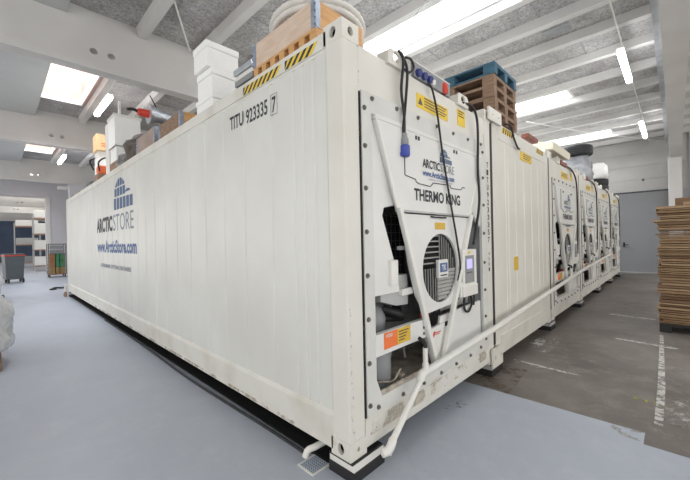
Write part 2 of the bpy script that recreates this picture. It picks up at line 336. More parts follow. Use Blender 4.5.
# ------------------------------------------------------------------ setting: ceiling
ZR, ZP = 5.25, 5.40
ribs = [-0.75+0, 0.17, 1.18, 2.19, 3.10, 4.12, 5.06, 6.00, 7.10, 8.34, 9.57, 10.78, 12.02, 13.23, 14.48, 15.70]
ribs = ribs[1:]
bays = [(-8, -1.75), (-1.40, 5.22), (5.45, 11.18), (11.42, 18.55), (18.8, 24.6)]
sky = {1: [(3.32, 4.12, -0.2, 3.5), (8.56, 9.57, 0.45, 3.8), (13.45, 14.48, 0.1, 3.8)], 2: [(-0.75, 0.14, 7.4, 10.0)], 3: [(-0.75, 0.14, 14.4, 16.9)], 4: [(-0.75, 0.14, 20.6, 23.2)]}
for bi, (y0, y1) in enumerate(bays):
    # smooth solid slab on the left
    struct(BX(-8, -0.75, y0, y1, ZR-0.03, ZP+0.4).build('ceiling', slab))
    x1 = 17.2 if bi < 2 else 9
    m = MB(); holes = sky.get(bi, [])
    xs = sorted({-0.75, x1}.union(*[{h[0], h[1]} for h in holes])) if holes else [-0.75, x1]
    for a, b in zip(xs[:-1], xs[1:]):
        hs = [h for h in holes if h[0] <= a+1e-6 and h[1] >= b-1e-6]
        if hs: m.box(a, b, y0, hs[0][2], ZP, ZP+0.25); m.box(a, b, hs[0][3], y1, ZP, ZP+0.25)
        else: m.box(a, b, y0, y1, ZP, ZP+0.25)
    struct(m.build('ceiling', wool if bi else slab))
    m = MB()
    for rx in ribs:
        if rx+0.3 > x1: continue
        for yy0, yy1 in ((y0, y1),):
            m.add([(rx+.06, yy0, ZR), (rx+.20, yy0, ZR), (rx+.22, yy0, ZP), (rx+.03, yy0, ZP), (rx+.06, yy1, ZR), (rx+.20, yy1, ZR), (rx+.22, yy1, ZP), (rx+.03, yy1, ZP)],
                  [(0,1,2,3),(7,6,5,4),(0,4,5,1),(1,5,6,2),(2,6,7,3),(3,7,4,0)])
    struct(m.build('ceiling', conc_w))
    m = MB()                                         # dark joints between the boards
    for yy in [y0+1.15+1.9*k for k in range(int((y1-y0)/1.9))]:
        for k, rx in enumerate(ribs[:-1]):
            if rx+1.3 > x1: continue
            q = yy+0.35*((k*37) % 5-2)
            if any(h[0] < rx+.6 < h[1]+.2 and h[2]-.1 < q < h[3]+.1 for h in holes): continue
            m.box(rx+.22, ribs[k+1]+.03, q, q+.025, ZP-.006, ZP+.01)
    if m.v and bi: struct(m.build('ceiling', mgrey))
    for n, h in enumerate(holes):                    # the wells of the skylights
        m = MB(); a, b, c, d = h; t = 0.06; top = 6.0 if bi == 1 else 6.7; e = .012; a += e; b -= e; c += e; d -= e; zb = ZP-.01
        m.box(a-t, a, c-t, d+t, zb, top); m.box(b, b+t, c-t, d+t, zb, top); m.box(a, b, c-t, c, zb, top); m.box(a, b, d, d+t, zb, top)
        o = struct(m.build('window_%d' % (bi*4+n), conc_w if bi == 1 else brick_m))
        if bi > 1: struct(MB().box(a-.01, b+.01, d-.02, d-.001, ZP-.02, ZP+.10).box(b-.02, b-.001, c, d-.02, ZP-.02, ZP+.25).build('window_curb', conc_w))
struct(BX(5.60, 5.86, -.22, .20, ZP-.012, ZP+.01).build('ceiling', mgrey))


def girder(y0, y1, x0=-8, x1=17.2, holes=True, m_=conc_w, zt=ZR-0.0):
    f = lambda p: (p[0], p[1], p[2])
    hs = []
    if holes:
        for k in range(-2, 4):
            for dx in (-0.41, -0.17):
                xx = dx+k*6.0
                if x0 < xx < x1: hs.append(ell(xx, 4.75, 0.055, 0.05, 16))
    m = MB(); m.plate([(x0, 4.57), (x1, 4.57), (x1, zt), (x0, zt)], hs, y0+0.03, y1-.03)
    m.prism([(x0, 4.45), (x1, 4.45), (x1, 4.57), (x0, 4.57)], y0, y1)
    m.box(x0, x1, y0+.02, y1-.02, zt-.005, ZP+.3) if False else None
    return struct(m.build('girder', m_))
girder(-1.72, -1.42)
girder(5.20, 5.44); girder(11.18, 11.42); girder(18.6, 18.85)
struct(BX(-8, 17.2, 5.24, 5.40, ZR-.01, ZP+.2).build('girder', conc_w))
for yy in (-1.6, 11.25, 18.7): struct(BX(-8, 17.2 if yy < 0 else 9, yy-.05, yy+.08, ZR-.01, ZP+.2).build('girder', conc_w))
# inner columns
struct(BX(16.25, 16.65, -1.74, -1.36, 0, 4.45).build('column', conc_w, bevel=.01))
struct(BX(0.86, 1.4, 18.4, 18.9, 0, 4.45).build('column', conc_g, bevel=.01))
struct(BX(0.46, 1.4, 18.45, 18.8, 4.18, 4.30).build('column_bracket', conc_w))
# far right wall with its panel joints, and the grey door
m = MB()
for a, b in ((3.30, 3.80), (3.82, 4.35), (4.37, 4.86), (4.88, 5.9)): m.box(16.8, 17.1, -1.9, 14, a, b)
struct(m.build('wall_right', wall_m)); struct(BX(16.83, 17.1, -8, 14, 0.0, 5.9).build('wall_right', conc_g))
struct(BX(16.72, 17.05, -8, -1.95, 0.0, 5.9).build('wall_right', wall_m))
d1 = struct(BX(16.78, 16.84, -1.45, 3.6, 0.02, 3.27).build('door_1', doorm)); 
MB().tube([(16.79,.02,1.15),(16.72,.02,1.15),(16.72,-.13,1.15)], .014, sm=4).build('door_handle', black, d1)
BX(16.765, 16.785, -.01, .05, 1.05, 1.25).build('handle_plate', black, d1)
struct(BX(16.76, 16.84, -1.5, 3.6, 3.27, 3.33).build('door_frame', dgrey))
struct(BX(16.77, 16.83, -1.45, 3.6, 0.0, 0.03).build('door_sill', lgrey))
# far end on the left: cross wall with a wide opening, more girders, dark blue gate
m = MB(); m.box(0.70, 9, 24.6, 24.95, 0, 5.5); m.box(-8, 0.70, 24.6, 24.95, 4.45, 5.6)
struct(m.build('wall_back', conc_g))
struct(BX(0.50, 0.70, 24.55, 25.0, 0, 4.45).build('door_frame', conc_w))
for yy in (31.9, 38.3, 44.5): girder(yy, yy+.25, -8, 3, True)
struct(BX(-8, 3.0, 24.95, 49, 5.2, 5.5).build('ceiling', conc_w))
struct(BX(2.4, 2.6, 24.95, 49, 0, 5.2).build('wall_side', conc_w))
struct(BX(-8, 3.0, 48.5, 48.8, 4.3, 5.3).build('wall_end', conc_w))
g = MB(); g.box(-8, 3, 48.5, 48.6, 0, 4.3)
for k in range(12): g.box(-8, 3, 48.47, 48.5, .3+.36*k, .33+.36*k)
struct(g.build('door_2', gate_m))
area('hall_daylight', (0.0, 36, 5.1), 3, 9, 70, col=(1, 0.97, 0.9))
area('hall_daylight', (0.5, 27.5, 5.1), 2.5, 3, 35, col=(1, 0.97, 0.9))
# conduit tray beside the right girder
t = tag(BX(2.5, 16.6, -1.40, -1.30, 5.08, 5.24).build('cable_tray', steel), 'long bright metal cable tray running beside the girder on the right', 'cable tray')

# ------------------------------------------------------------------ reefer containers
W_, L_, H_ = 2.438, 12.192, 2.896
F = lambda p: (p[0], -p[1], p[2])              # front plane y=0, d outward
SD = lambda p: (-p[1], -p[0], p[2])            # side plane x=0: text x = -y

def groove_panel(mb, u0, u1, z0, z1, us, gw, gd, axis, base=0.012, back=0.05):
    """flat sheet with shallow vertical grooves"""
    pr = [(u0, base)]
    for g_ in us: pr += [(g_-gw/2-.006, base), (g_-gw/2+.006, base+gd), (g_+gw/2-.006, base+gd), (g_+gw/2+.006, base)]
    pr.append((u1, base)); n = len(pr)
    def q(u, d, z): return (d, u, z) if axis == 'x' else (u, d, z)
    vs = [q(u, d, z0) for u, d in pr]+[q(u, d, z1) for u, d in pr]
    fs = [(i, i+1, n+i+1, n+i) for i in range(n-1)]
    vs += [q(u0, back, z0), q(u1, back, z0), q(u0, back, z1), q(u1, back, z1)]
    b = 2*n; fs += [(b, b+1, b+3, b+2), (0, n, b+2, b), (n-1, b+1, b+3, 2*n-1)]
    mb.add(vs, fs)
    return mb

def casting(root, x, y, z, h, sx, sy, holes=True):
    """corner casting with an oval hole on its outer x face and on its outer y face"""
    # x, y: outer corner; sx, sy = +1/-1 inward directions
    lx, ly, t = 0.162, 0.178, 0.03
    m = MB()
    y0, y1 = sorted((y, y+sy*ly)); x0, x1 = sorted((x, x+sx*lx))
    f = lambda p: (p[1], p[0], p[2])
    ya, yb = sorted((y, y+sy*(ly-.03))); xa, xb = sorted((x+sx*t, x+sx*(lx-.03)))
    m.plate([(ya, z), (yb, z), (yb, z+h), (ya, z+h)], [ell((y0+y1)/2, z+h/2, .030, .038, 20)] if holes else [], x, x+sx*t, f)
    m.plate([(xa, z), (xb, z), (xb, z+h), (xa, z+h)], [ell((x0+x1)/2, z+h/2, *((.014, .016) if z == 0 else (.026, .030)), 20)] if holes else [], y, y+sy*t)
    m.box(xa+.001, xb-.001, ya+t+.001 if sy > 0 else ya+.001, yb-.001 if sy > 0 else yb-t-.001, z+.001, z+.015); m.box(xa+.001, xb-.001, ya+t+.001 if sy > 0 else ya+.001, yb-.001 if sy > 0 else yb-t-.001, z+h-.015, z+h-.001)
    m.box(*sorted((x+sx*lx, x+sx*(lx-.03))), ya, yb, z, z+h); m.box(x0, x1, *sorted((y+sy*ly, y+sy*(ly-.03))), z, z+h)
    cc_ = m.build('corner_casting', cast_w, root)
    BX(*sorted((x+sx*(t+.02), x+sx*(lx-.03))), *sorted((y+sy*(t+.02), y+sy*(ly-.03))), z+.016, z+h-.016).build('casting_shade_box', dark, cc_)  # dark box painted as the unlit inside behind the holes

def body(label, front):
    r = thing('refrigerated_container', label, 'container', (0, 0, 0.14), group='white refrigerated containers in a row')
    # side wall seen on the left, with sparse joints near the front and closer corrugation further back
    us = [.30, .42, .53, .83, 1.27, 1.67, 2.10]; u = 2.10
    while u < 11.7: u += 0.42; us.append(u)
    m = groove_panel(MB(), .17, L_-.17, .28, 2.78, [a for a in us if a < L_-.2], .035, .008, 'x')
    m.build('side_wall', whiteA, r)
    BX(W_-.04, W_-.012, .17, L_-.17, .28, 2.78).build('side_wall', whiteA, r)
    BX(.04, W_-.04, L_-.06, L_-.02, .28, 2.8).build('rear_wall', white, r)
    m = MB(); m.box(.03, W_-.03, .14, L_-.05, 2.80, 2.855); m.build('roof', rail_w, r)
    BX(.09, W_-.09, .25, L_-.15, -.02, .12).build('underframe', dark, r)  # coloured near-black and set low to deepen the shade underneath
    for x0, x1, xo in ((0, .09, -1), (W_-.09, W_, 1)):
        m = MB(); m.box(x0, x1, .15, L_-.15, 2.76, 2.87)
        m.box(x0+.01, x1-.01, .15, L_-.15, 2.735, 2.76); m.build('top_rail', rail_w, r, bevel=.006)
        m = MB()
        xa = x0 if xo < 0 else x1
        m.prism([(xa, .03), (xa, .25), (xa-xo*.012, .285), (xa-xo*.09, .285), (xa-xo*.09, .03)], .16, L_-.16)
        m.build('bottom_rail', rail_w, r, bevel=.004)
    for x in (0, W_):
        for y in (0, L_):
            sx = 1 if x == 0 else -1; sy = 1 if y == 0 else -1
            p = BX(*sorted((x+sx*.002, x+sx*.155)), *sorted((y+sy*.002, y+sy*.165)), .11, 2.79).build('corner_post', white, r, bevel=.012)
            casting(r, x, y, 0, .118, sx, sy); casting(r, x, y, H_-.13, .13, sx, sy)
    if front: unit_front(r)
    else: plain_front(r)
    # front sill
    return r

def bolts(root, pts, y=-.012, r0=.013):
    for x, z in pts:
        MB().cyl((x, y, z), (x, y-.006, z), r0*1.35, n=16).cyl((x, y-.006, z), (x, y-.016, z), r0, r0*.8, n=6).build('bolt', bolt_m, root)

def unit_front(r):
    # all z below are measured from the container's underside
    z = lambda v: v-.14
    m = MB(); m.box(.157, W_-.157, .0, .10, z(.17), z(.36)); m.box(.157, W_-.157, -.004, .03, z(.345), z(.37)); m.build('front_sill', rail_w, r, bevel=.006)
    m = MB(); m.box(.157, W_-.157, .01, .12, z(2.60), z(2.92)); m.build('front_header', white, r, bevel=.006)
    BX(.157, .168, -.001, .02, z(.37), z(2.6)).build('seam', dark, r)
    # flange frame
    m = MB(); m.plate([(.168, z(.37)), (2.262, z(.37)), (2.262, z(2.64)), (.168, z(2.61))],
                      [[(.29, z(.47)), (2.08, z(.47)), (2.13, z(.55)), (2.13, z(2.47)), (.27, z(2.47)), (.27, z(.60)), (.33, z(.47))][1:] + []], -.012, .02)
    m.build('unit_frame', frame_g, r, bevel=.003)
    BX(2.262, 2.285, -.004, .02, z(.37), z(2.75)).build('frame_edge', cast_w, r)
    bp = [(.19, z(v)) for v in (2.49, 2.23, 1.94, 1.64, 1.34, 1.04, .74, .45)]+[(.275, z(2.575)), (.57, z(2.58)), (.87, z(2.585)), (1.18, z(2.585)), (1.49, z(2.585)), (1.81, z(2.59)), (2.13, z(2.60))]
    bp += [(.28, z(.41)), (.58, z(.40)), (.88, z(.39)), (1.17, z(.39)), (1.46, z(.39)), (1.77, z(.39)), (2.03, z(.41))]+[(2.17, z(v)) for v in (.47, .72, 1.01, 1.31, 1.63, 1.94, 2.24, 2.52)]
    bolts(r, bp)
    # recess behind
    m = MB(); m.box(.25, 2.15, .55, .58, z(.40), z(2.5)); m.box(.22, .25, .02, .58, z(.40), z(2.5)); m.box(2.15, 2.18, .02, .58, z(.40), z(2.5)); m.box(.25, 2.15, .02, .58, z(2.47), z(2.5))
    m.build('recess_wall', mgrey, r)
    BX(.25, 2.15, .02, .55, z(.39), z(.43)).build('drip_tray', dirt, r)
    # hood with its raised lid
    m = MB(); m.prism([(.30, z(2.44)), (2.08, z(2.44)), (1.80, z(1.80)), (.56, z(1.80))], -.028, .01)
    m.box(.29, 2.10, -.03, .01, z(2.44), z(2.475)); m.build('hood', cool_w, r, bevel=.005)
    m = MB(); m.box(.54, 1.80, -.036, .0, z(1.795), z(1.81)); m.build('hood_lip', lgrey, r)
    m = MB(); m.tube([(.64, -.030, z(2.44)), (.64, -.030, z(2.085)), (.66, -.030, z(2.08)), (.79, -.030, z(2.065)), (.80, -.030, z(2.045)), (.84, -.030, z(2.035)), (1.02, -.030, z(2.03)), (1.05, -.030, z(2.05)), (1.07, -.030, z(2.065)), (1.37, -.030, z(2.075)), (1.385, -.030, z(2.055)), (1.42, -.030, z(2.05)), (1.60, -.030, z(2.055)), (1.63, -.030, z(2.08)), (1.68, -.030, z(2.08))], .0045, n=6)
    m.build('lid_seam', dgrey, r)
    m = MB()
    for x in (.80, .84, 1.46, 1.51): m.box(x, x+.018, -.036, -.026, z(2.39), z(2.42))
    m.build('latch_slot', dgrey, r)
    # lettering on the hood
    FR = lambda p: (p[0], -.029-p[1], p[2])
    text_mb('THERMO KING', .765, 1.575, z(1.895), z(1.995), FR, bold=.028).build('lettering', ink, r)
    igloo_mb(1.19, 1.42, z(2.265), z(2.39), FR).build('logo', ink_lblue, r)
    m = text_mb('ARCTIC', .90, 1.19, z(2.18), z(2.255), FR, bold=.03); m.build('lettering', ink, r)
    text_mb('STORE', 1.20, 1.46, z(2.18), z(2.255), FR).build('lettering', ink_grey, r)
    text_mb('www.ArcticStore.com', .90, 1.46, z(2.11), z(2.165), FR, bold=.03).build('lettering', ink_blue, r)
    text_mb('a trademark of TITAN CONTAINERS', .98, 1.42, z(2.085), z(2.10), FR).build('lettering', ink_grey, r)
    # left cover panel and its switch
    m = MB(); m.prism([(.265, z(2.44)), (.34, z(2.44)), (.585, z(1.85)), (.42, z(1.82)), (.40, z(1.76)), (.56, z(1.36)), (.60, z(1.18)), (.265, z(1.18))][::-1], .012, .04)
    m.build('cover_panel', cool_w, r, bevel=.003)
    BX(.46, .545, -.02, .02, z(1.24), z(1.43)).build('switch_box', tube_w, r, bevel=.008)
    m = MB(); m.prism([(2.13, z(2.44)), (2.04, z(2.44)), (1.84, z(1.85)), (1.95, z(1.85)), (2.13, z(1.70))], .012, .04); m.build('cover_panel', cool_w, r, bevel=.003)
    # fan panel
    c = ell(1.205, z(1.32), .315, .305, 40)
    m = MB(); m.plate([(.62, z(1.785)), (.70, z(1.40)), (.80, z(1.12)), (.93, z(.95)), (1.38, z(.97)), (1.62, z(1.40)), (1.78, z(1.785))], [c], -.02, .01)
    m.build('fan_panel', cool_w, r, bevel=.004)
    m = MB()
    for i in range(40):
        a = c[i]; b = c[(i+1) % 40]
        m.add([(a[0], -.0, a[1]), (b[0], -.0, b[1]), (b[0], .14, b[1]), (a[0], .14, a[1])], [(0, 1, 2, 3)])
    m.build('fan_shroud', dgrey, r)
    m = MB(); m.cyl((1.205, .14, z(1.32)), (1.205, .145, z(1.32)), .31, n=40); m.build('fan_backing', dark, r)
    def chord(dx): return math.sqrt(max(0, .305**2-dx**2))
    m = MB()
    for k in range(-7, 8):                          # grille bars
        dx = k*.042; h_ = chord(dx)
        lo = -h_; hi = h_
        if dx < .02: hi = min(hi, .0)
        if hi > lo: m.box(1.205+dx-.004, 1.205+dx+.004, .018, .026, z(1.32)+lo, z(1.32)+hi)
    for k in range(1, 7):
        dz = k*.048; h_ = chord(dz); m.box(1.205-h_, 1.205+.02, .015, .024, z(1.32)+dz-.006, z(1.32)+dz+.006)
    g_ = m.build('fan_grille', mat('grille_metal', (.33, .33, .32), .5), r)
    m = MB()
    for k in range(1, 9):
        dz = -k*.034; h_ = chord(dz)
        if h_ > .03: m.box(1.205-.03, 1.205+h_, .004, .016, z(1.32)+dz-.015, z(1.32)+dz+.014)
    m.build('fan_louvre', mat('louvre_grey', (.36, .355, .34), .5), r)
    bd = BX(1.13, 1.30, -.034, -.004, z(1.235), z(1.395)).build('brand_badge', cool_w, r, bevel=.004)
    m = MB(); m.box(1.15, 1.28, -.037, -.034, z(1.285), z(1.365)); m.build('badge_print', ink_blue, bd)
    text_mb('TK', 1.175, 1.255, z(1.30), z(1.35), lambda p: (p[0], -.0375-p[1], p[2]), bold=.03).build('badge_lettering', cool_w, bd)
    BX(1.155, 1.275, -.036, -.034, z(1.25), z(1.262)).build('badge_line', ink, bd)
    st = BX(1.10, 1.28, -.0235, -.020, z(1.665), z(1.725)).build('warning_sticker', amber, r)
    MB().tube([(1.03, -.02, z(1.775)), (1.04, -.045, z(1.768)), (1.26, -.045, z(1.768)), (1.27, -.02, z(1.775))], .007, n=8).build('pull_handle', black, r)
    # V-shaped tube arms
    def arm(a, b, nm='frame_tube'):
        w_ = .026; q = lambda zz: a[0]+(b[0]-a[0])*(zz-a[1])/(b[1]-a[1])
        m = MB(); m.prism([(q(1.82)-w_, z(1.82)), (q(1.82)+w_, z(1.82)), (b[0]+w_, z(b[1])), (b[0]-w_, z(b[1]))], -.058, -.018)
        m.prism([(a[0]-w_*.3, z(a[1])), (a[0]+w_*.3, z(a[1])), (q(1.82)+w_*.9, z(1.82)), (q(1.82)-w_*.9, z(1.82))], -.034, -.018)
        m.build(nm, tube_w, r, bevel=.008)
    arm((.315, 2.43), (1.05, .50)); arm((2.09, 2.43), (1.17, .50))
    # lower sticker bar
    BX(.26, .93, -.018, .03, z(.76), z(.915)).build('cross_bar', cool_w, r, bevel=.004)
    BX(.35, .51, -.021, -.018, z(.795), z(.912)).build('warning_sticker', orange, r)
    s2 = BX(.512, .685, -.021, -.018, z(.795), z(.912)).build('warning_sticker', amber, r)
    text_mb('HYDRO', .37, .45, z(.875), z(.90), lambda p: (p[0], -.0212-p[1], p[2]), bold=.03).build('lettering', cool_w, r)
    m = MB()
    for k in range(4): m.box(.53, .66-.02*k, -.0225, -.021, z(.885)-.022*k, z(.892)-.022*k)
    m.build('printed_lines', ink, r)
    for zz in (.80, .85): MB().cyl((.885, -.018, z(zz)), (.885, -.024, z(zz)), .012, n=12).build('bar_screw', dgrey, r)
    # lower right cover and the middle web
    m = MB(); m.prism([(1.22, z(.88)), (2.10, z(.90)), (2.10, z(.50)), (1.95, z(.47)), (1.10, z(.47)), (1.14, z(.60))], .01, .035); m.build('cover_panel', cool_w, r, bevel=.004)
    m = MB(); m.prism([(.93, z(.80)), (1.27, z(.82)), (1.15, z(.50)), (1.06, z(.50))], -.004, .02); m.build('web_plate', cool_w, r)
    BX(1.30, 1.40, .004, .012, z(.775), z(.815)).build('vent_slot', dark, r)
    m = MB(); m.prism([(1.04, z(.73)), (1.08, z(.775)), (1.10, z(.765)), (1.07, z(.72))], -.007, -.004); m.box(1.10, 1.19, -.007, -.004, z(.752), z(.760)); m.box(1.10, 1.17, -.007, -.004, z(.738), z(.744)); m.build('red_emblem', red, r)
    # left side machinery
    m = MB(); m.prism([(.42, z(1.20)), (.66, z(1.30)), (.78, z(1.30)), (.78, z(1.05)), (.62, z(1.06)), (.42, z(1.12))], .06, .30); m.build('bracket', lgrey, r, bevel=.004)
    BX(.64, .80, .02, .06, z(1.14), z(1.19)).build('bracket_bar', tube_w, r)
    BX(.64, .80, .02, .06, z(1.50), z(1.53)).build('bracket_bar', lgrey, r)
    m = MB(); m.lathe((.52, .30, z(.80)), [(.10, 0), (.15, .05), (.165, .15), (.13, .24), (.06, .29), (.0, .30)], 28); m.build('compressor_dome', mgrey, r, smooth=True)
    m = MB(); m.lathe((.50, .30, z(1.09)), [(.03, 0), (.03, .05), (.045, .05), (.045, .08), (0, .08)], 14); m.build('compressor_valve', dgrey, r)
    m = MB(); m.lathe((.52, .22, z(.43)), [(.13, 0), (.135, .02), (.135, .30), (.12, .34), (0, .36)], 28); m.build('receiver_tank', mgrey, r, smooth=True)
    m = MB()
    m.tube([(.36, .12, z(.45)), (.40, .08, z(.52)), (.55, .06, z(.49)), (.68, .08, z(.54)), (.72, .12, z(.46))], .008, sm=5)
    m.box(.34, .38, .06, .12, z(.43), z(.50)); m.box(.66, .70, .05, .11, z(.43), z(.51)); m.build('tank_clamp', dirt, r)
    m = MB(); m.tube([(.62, .2, z(1.02)), (.70, .12, z(.98)), (.80, .14, z(.95)), (.86, .24, z(1.0))], .035, sm=5); m.tube([(.58, .34, z(.92)), (.70, .2, z(.93)), (.88, .2, z(.9))], .03, sm=5); m.build('refrigerant_hose', black, r, smooth=True)
    m = MB(); m.cyl((.80, .1, z(1.02)), (.80, .2, z(1.02)), .055, n=20); m.build('pulley', black, r)
    m = MB()
    for k in range(9): m.box(.56, .92, .20, .205, z(1.22)+.07*k, z(1.225)+.07*k)
    for k in range(6): m.box(.58+.06*k, .584+.06*k, .20, .205, z(1.2), z(1.8))
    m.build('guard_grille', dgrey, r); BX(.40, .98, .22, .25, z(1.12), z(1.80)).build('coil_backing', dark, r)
    m = MB(); m.tube([(.74, .25, z(.5)), (.80, .24, z(.66)), (.93, .24, z(.68)), (.98, .24, z(.52))], .012, sm=4); m.build('support_bracket', mgrey, r)
    BX(.30, 1.0, .0, .02, z(.43), z(.50)).build('tray_edge', dirt, r, bevel=.004)
    MB().cyl((1.04, .04, z(.91)), (1.04, .10, z(.91)), .028, n=20).build('red_cap', red, r)
    MB().tube([(1.12, .16, z(.90)), (1.20, .12, z(.885)), (1.28, .16, z(.90))], .03, sm=4).build('refrigerant_hose', black, r, smooth=True)
    # control box on the right
    b = MB(); b.box(1.56, 1.87, -.055, .12, z(1.10), z(1.47)); b.prism([(1.51, z(1.16)), (1.56, z(1.16)), (1.56, z(1.02)), (1.51, z(1.01))], -.05, .1); b.box(1.54, 1.87, -.065, .12, z(1.01), z(1.12))
    cb = b.build('control_box', tube_w, r, bevel=.008)
    BX(1.60, 1.80, -.060, -.055, z(1.14), z(1.41)).build('control_panel', mgrey, cb, bevel=.003)
    BX(1.63, 1.75, -.062, -.060, z(1.28), z(1.375)).build('screen', screen_e, cb)
    m = MB()
    for k in range(4): m.box(1.63+.033*k, 1.65+.033*k, -.062, -.060, z(1.235), z(1.25))
    m.build('button', dgrey, cb)
    BX(1.67, 1.72, -.057, -.055, z(1.425), z(1.45)).build('sticker', yellow, cb)
    BX(1.45, 2.12, .16, .18, z(.86), z(2.0)).build('recess_panel', lgrey, r)
    m = MB(); m.tube([(1.70, .0, z(1.01)), (1.66, -.01, z(.93)), (1.68, -.01, z(.86)), (1.76, -.01, z(.84)), (1.83, -.01, z(.90)), (1.82, -.01, z(.98)), (1.78, .0, z(1.01))], .011, sm=5)
    m.tube([(1.90, .0, z(1.01)), (1.92, .0, z(.95)), (1.90, .0, z(.88))], .009, sm=4); m.tube([(1.60, .02, z(1.0)), (1.57, .05, z(.92)), (1.58, .05, z(.86))], .012, sm=4); m.tube([(1.30, .05, z(1.0)), (1.27, .05, z(.93)), (1.30, .05, z(.87))], .012, sm=4)
    m.build('control_cable', black, r, smooth=True)
    # header stickers
    for a, b_, c_, d_, n_ in ((.89, 1.43, 2.69, 2.81, 5), (1.63, 1.80, 2.71, 2.87, 4)):
        s = BX(a, b_, .006, .010, z(c_), z(d_)).build('warning_sticker', yellow, r)
        m = MB()
        for k in range(n_-1): m.box(a+(.12 if n_ == 5 else .02), b_-.03-.03*(k % 2), .004, .006, z(d_)-.022-.024*k, z(d_)-.014-.024*k)
        if n_ == 5: m.prism([(a+.02, z(c_)+.03), (a+.09, z(c_)+.03), (a+.055, z(d_)-.03)], .004, .006)
        m.build('printed_lines', ink if n_ == 4 else dgrey, s)
    # serial running down the right post
    m = MB()
    for k, ch in enumerate('TITU9233357'):
        zz = z(2.44)-.085*k; text_mb(ch, 2.315, 2.365, zz-.062, zz, lambda p: (p[0], -p[1], p[2]), bold=.02, mb=m)
    for k, ch in enumerate('45R1'):
        zz = z(1.42)-.06*k; text_mb(ch, 2.32, 2.355, zz-.04, zz, lambda p: (p[0], -p[1], p[2]), mb=m)
    m.build('serial_lettering', ink, r)
    BX(.30, .34, -.001, .0, z(1.70), z(1.74)) 
    # sockets and boxes along the top
    def bracket(x0, x1):
        m = MB(); m.plate([(x0, z(2.90)), (x1, z(2.90)), (x1, z(2.99)), (x1-.03, z(3.02)), (x0+.03, z(3.02)), (x0, z(2.99))], [ell((x0+x1)/2, z(2.97), .045, .04, 18)], -.02, .0)
        m.box(x0, x1, .0, .09, z(2.90), z(2.935)); m.box(x0, x0+.02, 0, .09, z(2.93), z(3.0)); m.box(x1-.02, x1, 0, .09, z(2.93), z(3.0)); m.build('lifting_bracket', cast_w, r, bevel=.003)
    bracket(.47, .68); bracket(1.60, 1.83)

def plain_front(r):
    z = lambda v: v-.14
    us = [.42, .52, .80, 1.15, 1.5, 1.85, 2.06]
    m = groove_panel(MB(), .157, W_-.157, z(.40), z(2.78), us, .022, .006, 'y', base=.008); m.build('front_wall', white, r)
    BX(.157, W_-.157, .0, .10, z(2.78), z(2.97)).build('front_header', white, r, bevel=.006)
    BX(.157, W_-.157, .0, .10, z(.17), z(.40)).build('front_sill', rail_w, r, bevel=.006)
    s = BX(.68, .83, .0, .008, z(1.14), z(1.32)).build('warning_sticker', amber, r)
    s = BX(1.02, 1.52, .0, .007, z(2.66), z(2.775)).build('warning_sticker', yellow, r)
    m = MB()
    for k in range(3): m.box(1.12, 1.48-.04*k, -.002, .0, z(2.745)-.028*k, z(2.755)-.028*k)
    m.build('printed_lines', dgrey, s)
    for x0, x1 in ((.30, .75), (1.75, 2.15)):
        n = int((x1-x0)/.075); my = MB(); mk = MB()
        for k in range(n):
            a = x0+k*.075; p = [(a, z(2.88)), (a+.0375, z(2.88)), (a+.0675, z(2.955)), (a+.03, z(2.955))]
            my.prism(p, -.002, .0); mk.prism([(q[0]+.0375, q[1]) for q in p], -.002, .0)
        my.build('hazard_stripe', yellow, r); mk.build('hazard_stripe', ink, r)

c1 = body('nearest white container with a logo and web address on its long side', True)
# copies of the refrigerated kind
PITCH = 2.51
names = {2: 'third container from the camera, beneath the tilted cream hatch', 3: 'fourth container along the row, beneath the grey film bale and black tyre',
         4: 'fifth container along the row, second from the grey door', 5: 'last container of the row, nearest the grey door'}
reefers = []
for k, lb in names.items():
    c = copy_tree(c1); c.location = (PITCH*k, 0, .14); c['label'] = lb; reefers.append(c)
    for q in c.children:                              # their displays are switched off
        for q2 in q.children:
            if q2.name.startswith('screen'): q2.material_slots[0].link = 'OBJECT'; q2.material_slots[0].material = mgrey
c2 = body('second container, plain ribbed end wall without machinery, beside the nearest one', False)
c2.location = (PITCH, 0, .14)
# markings only the first container shows
z = lambda v: v-.14
S1 = lambda p: (-.0005-p[1], -p[0], p[2])
for y0, y1 in ((.23, .62), (.66, 1.25)):
    n = round((y1-y0)/.077); st = (y1-y0)/n; my = MB(); mk = MB()
    for k in range(n):
        a = y0+k*st
        for mm, o_ in ((my, 0), (mk, st/2)):
            mm.add([(-.0012, a+o_, z(2.975)), (-.0012, a+o_+st/2, z(2.975)), (-.0012, min(y1, a+o_+st/2+.075), z(2.905)), (-.0012, min(y1, a+o_+.075), z(2.905))], [(0, 1, 2, 3)])
    my.build('hazard_stripe', yellow, c1); mk.build('hazard_stripe', ink, c1)
SW = lambda p: (.0115-p[1], -p[0], p[2])
for tx, a, b, lo_ in (('TITU', -1.53, -1.28, 2.655), ('923335', -1.23, -.885, 2.645), ('7', -.82, -.765, 2.635)): text_mb(tx, a, b, z(lo_), z(lo_+.128), SW, bold=.018).build('serial_lettering', ink, c1)
m = MB(); q = (-.745, -.84, z(2.785), z(2.615)); t_ = .004
for a in ((q[1], q[0], q[2]-t_, q[2]), (q[1], q[0], q[3], q[3]+t_), (q[1], q[1]+t_, q[3], q[2]), (q[0]-t_, q[0], q[3], q[2])):
    m.add([(.010, -a[0], a[2]), (.010, -a[1], a[2]), (.010, -a[1], a[3]), (.010, -a[0], a[3])], [(0, 1, 2, 3)])
m.build('serial_frame', ink, c1)
igloo_mb(-6.15, -4.85, z(2.24), z(2.80), SW).build('logo', ink_lblue, c1)
text_mb('ARCTIC', -7.72, -6.28, z(1.85), z(2.16), SW, bold=.045).build('lettering', ink, c1)
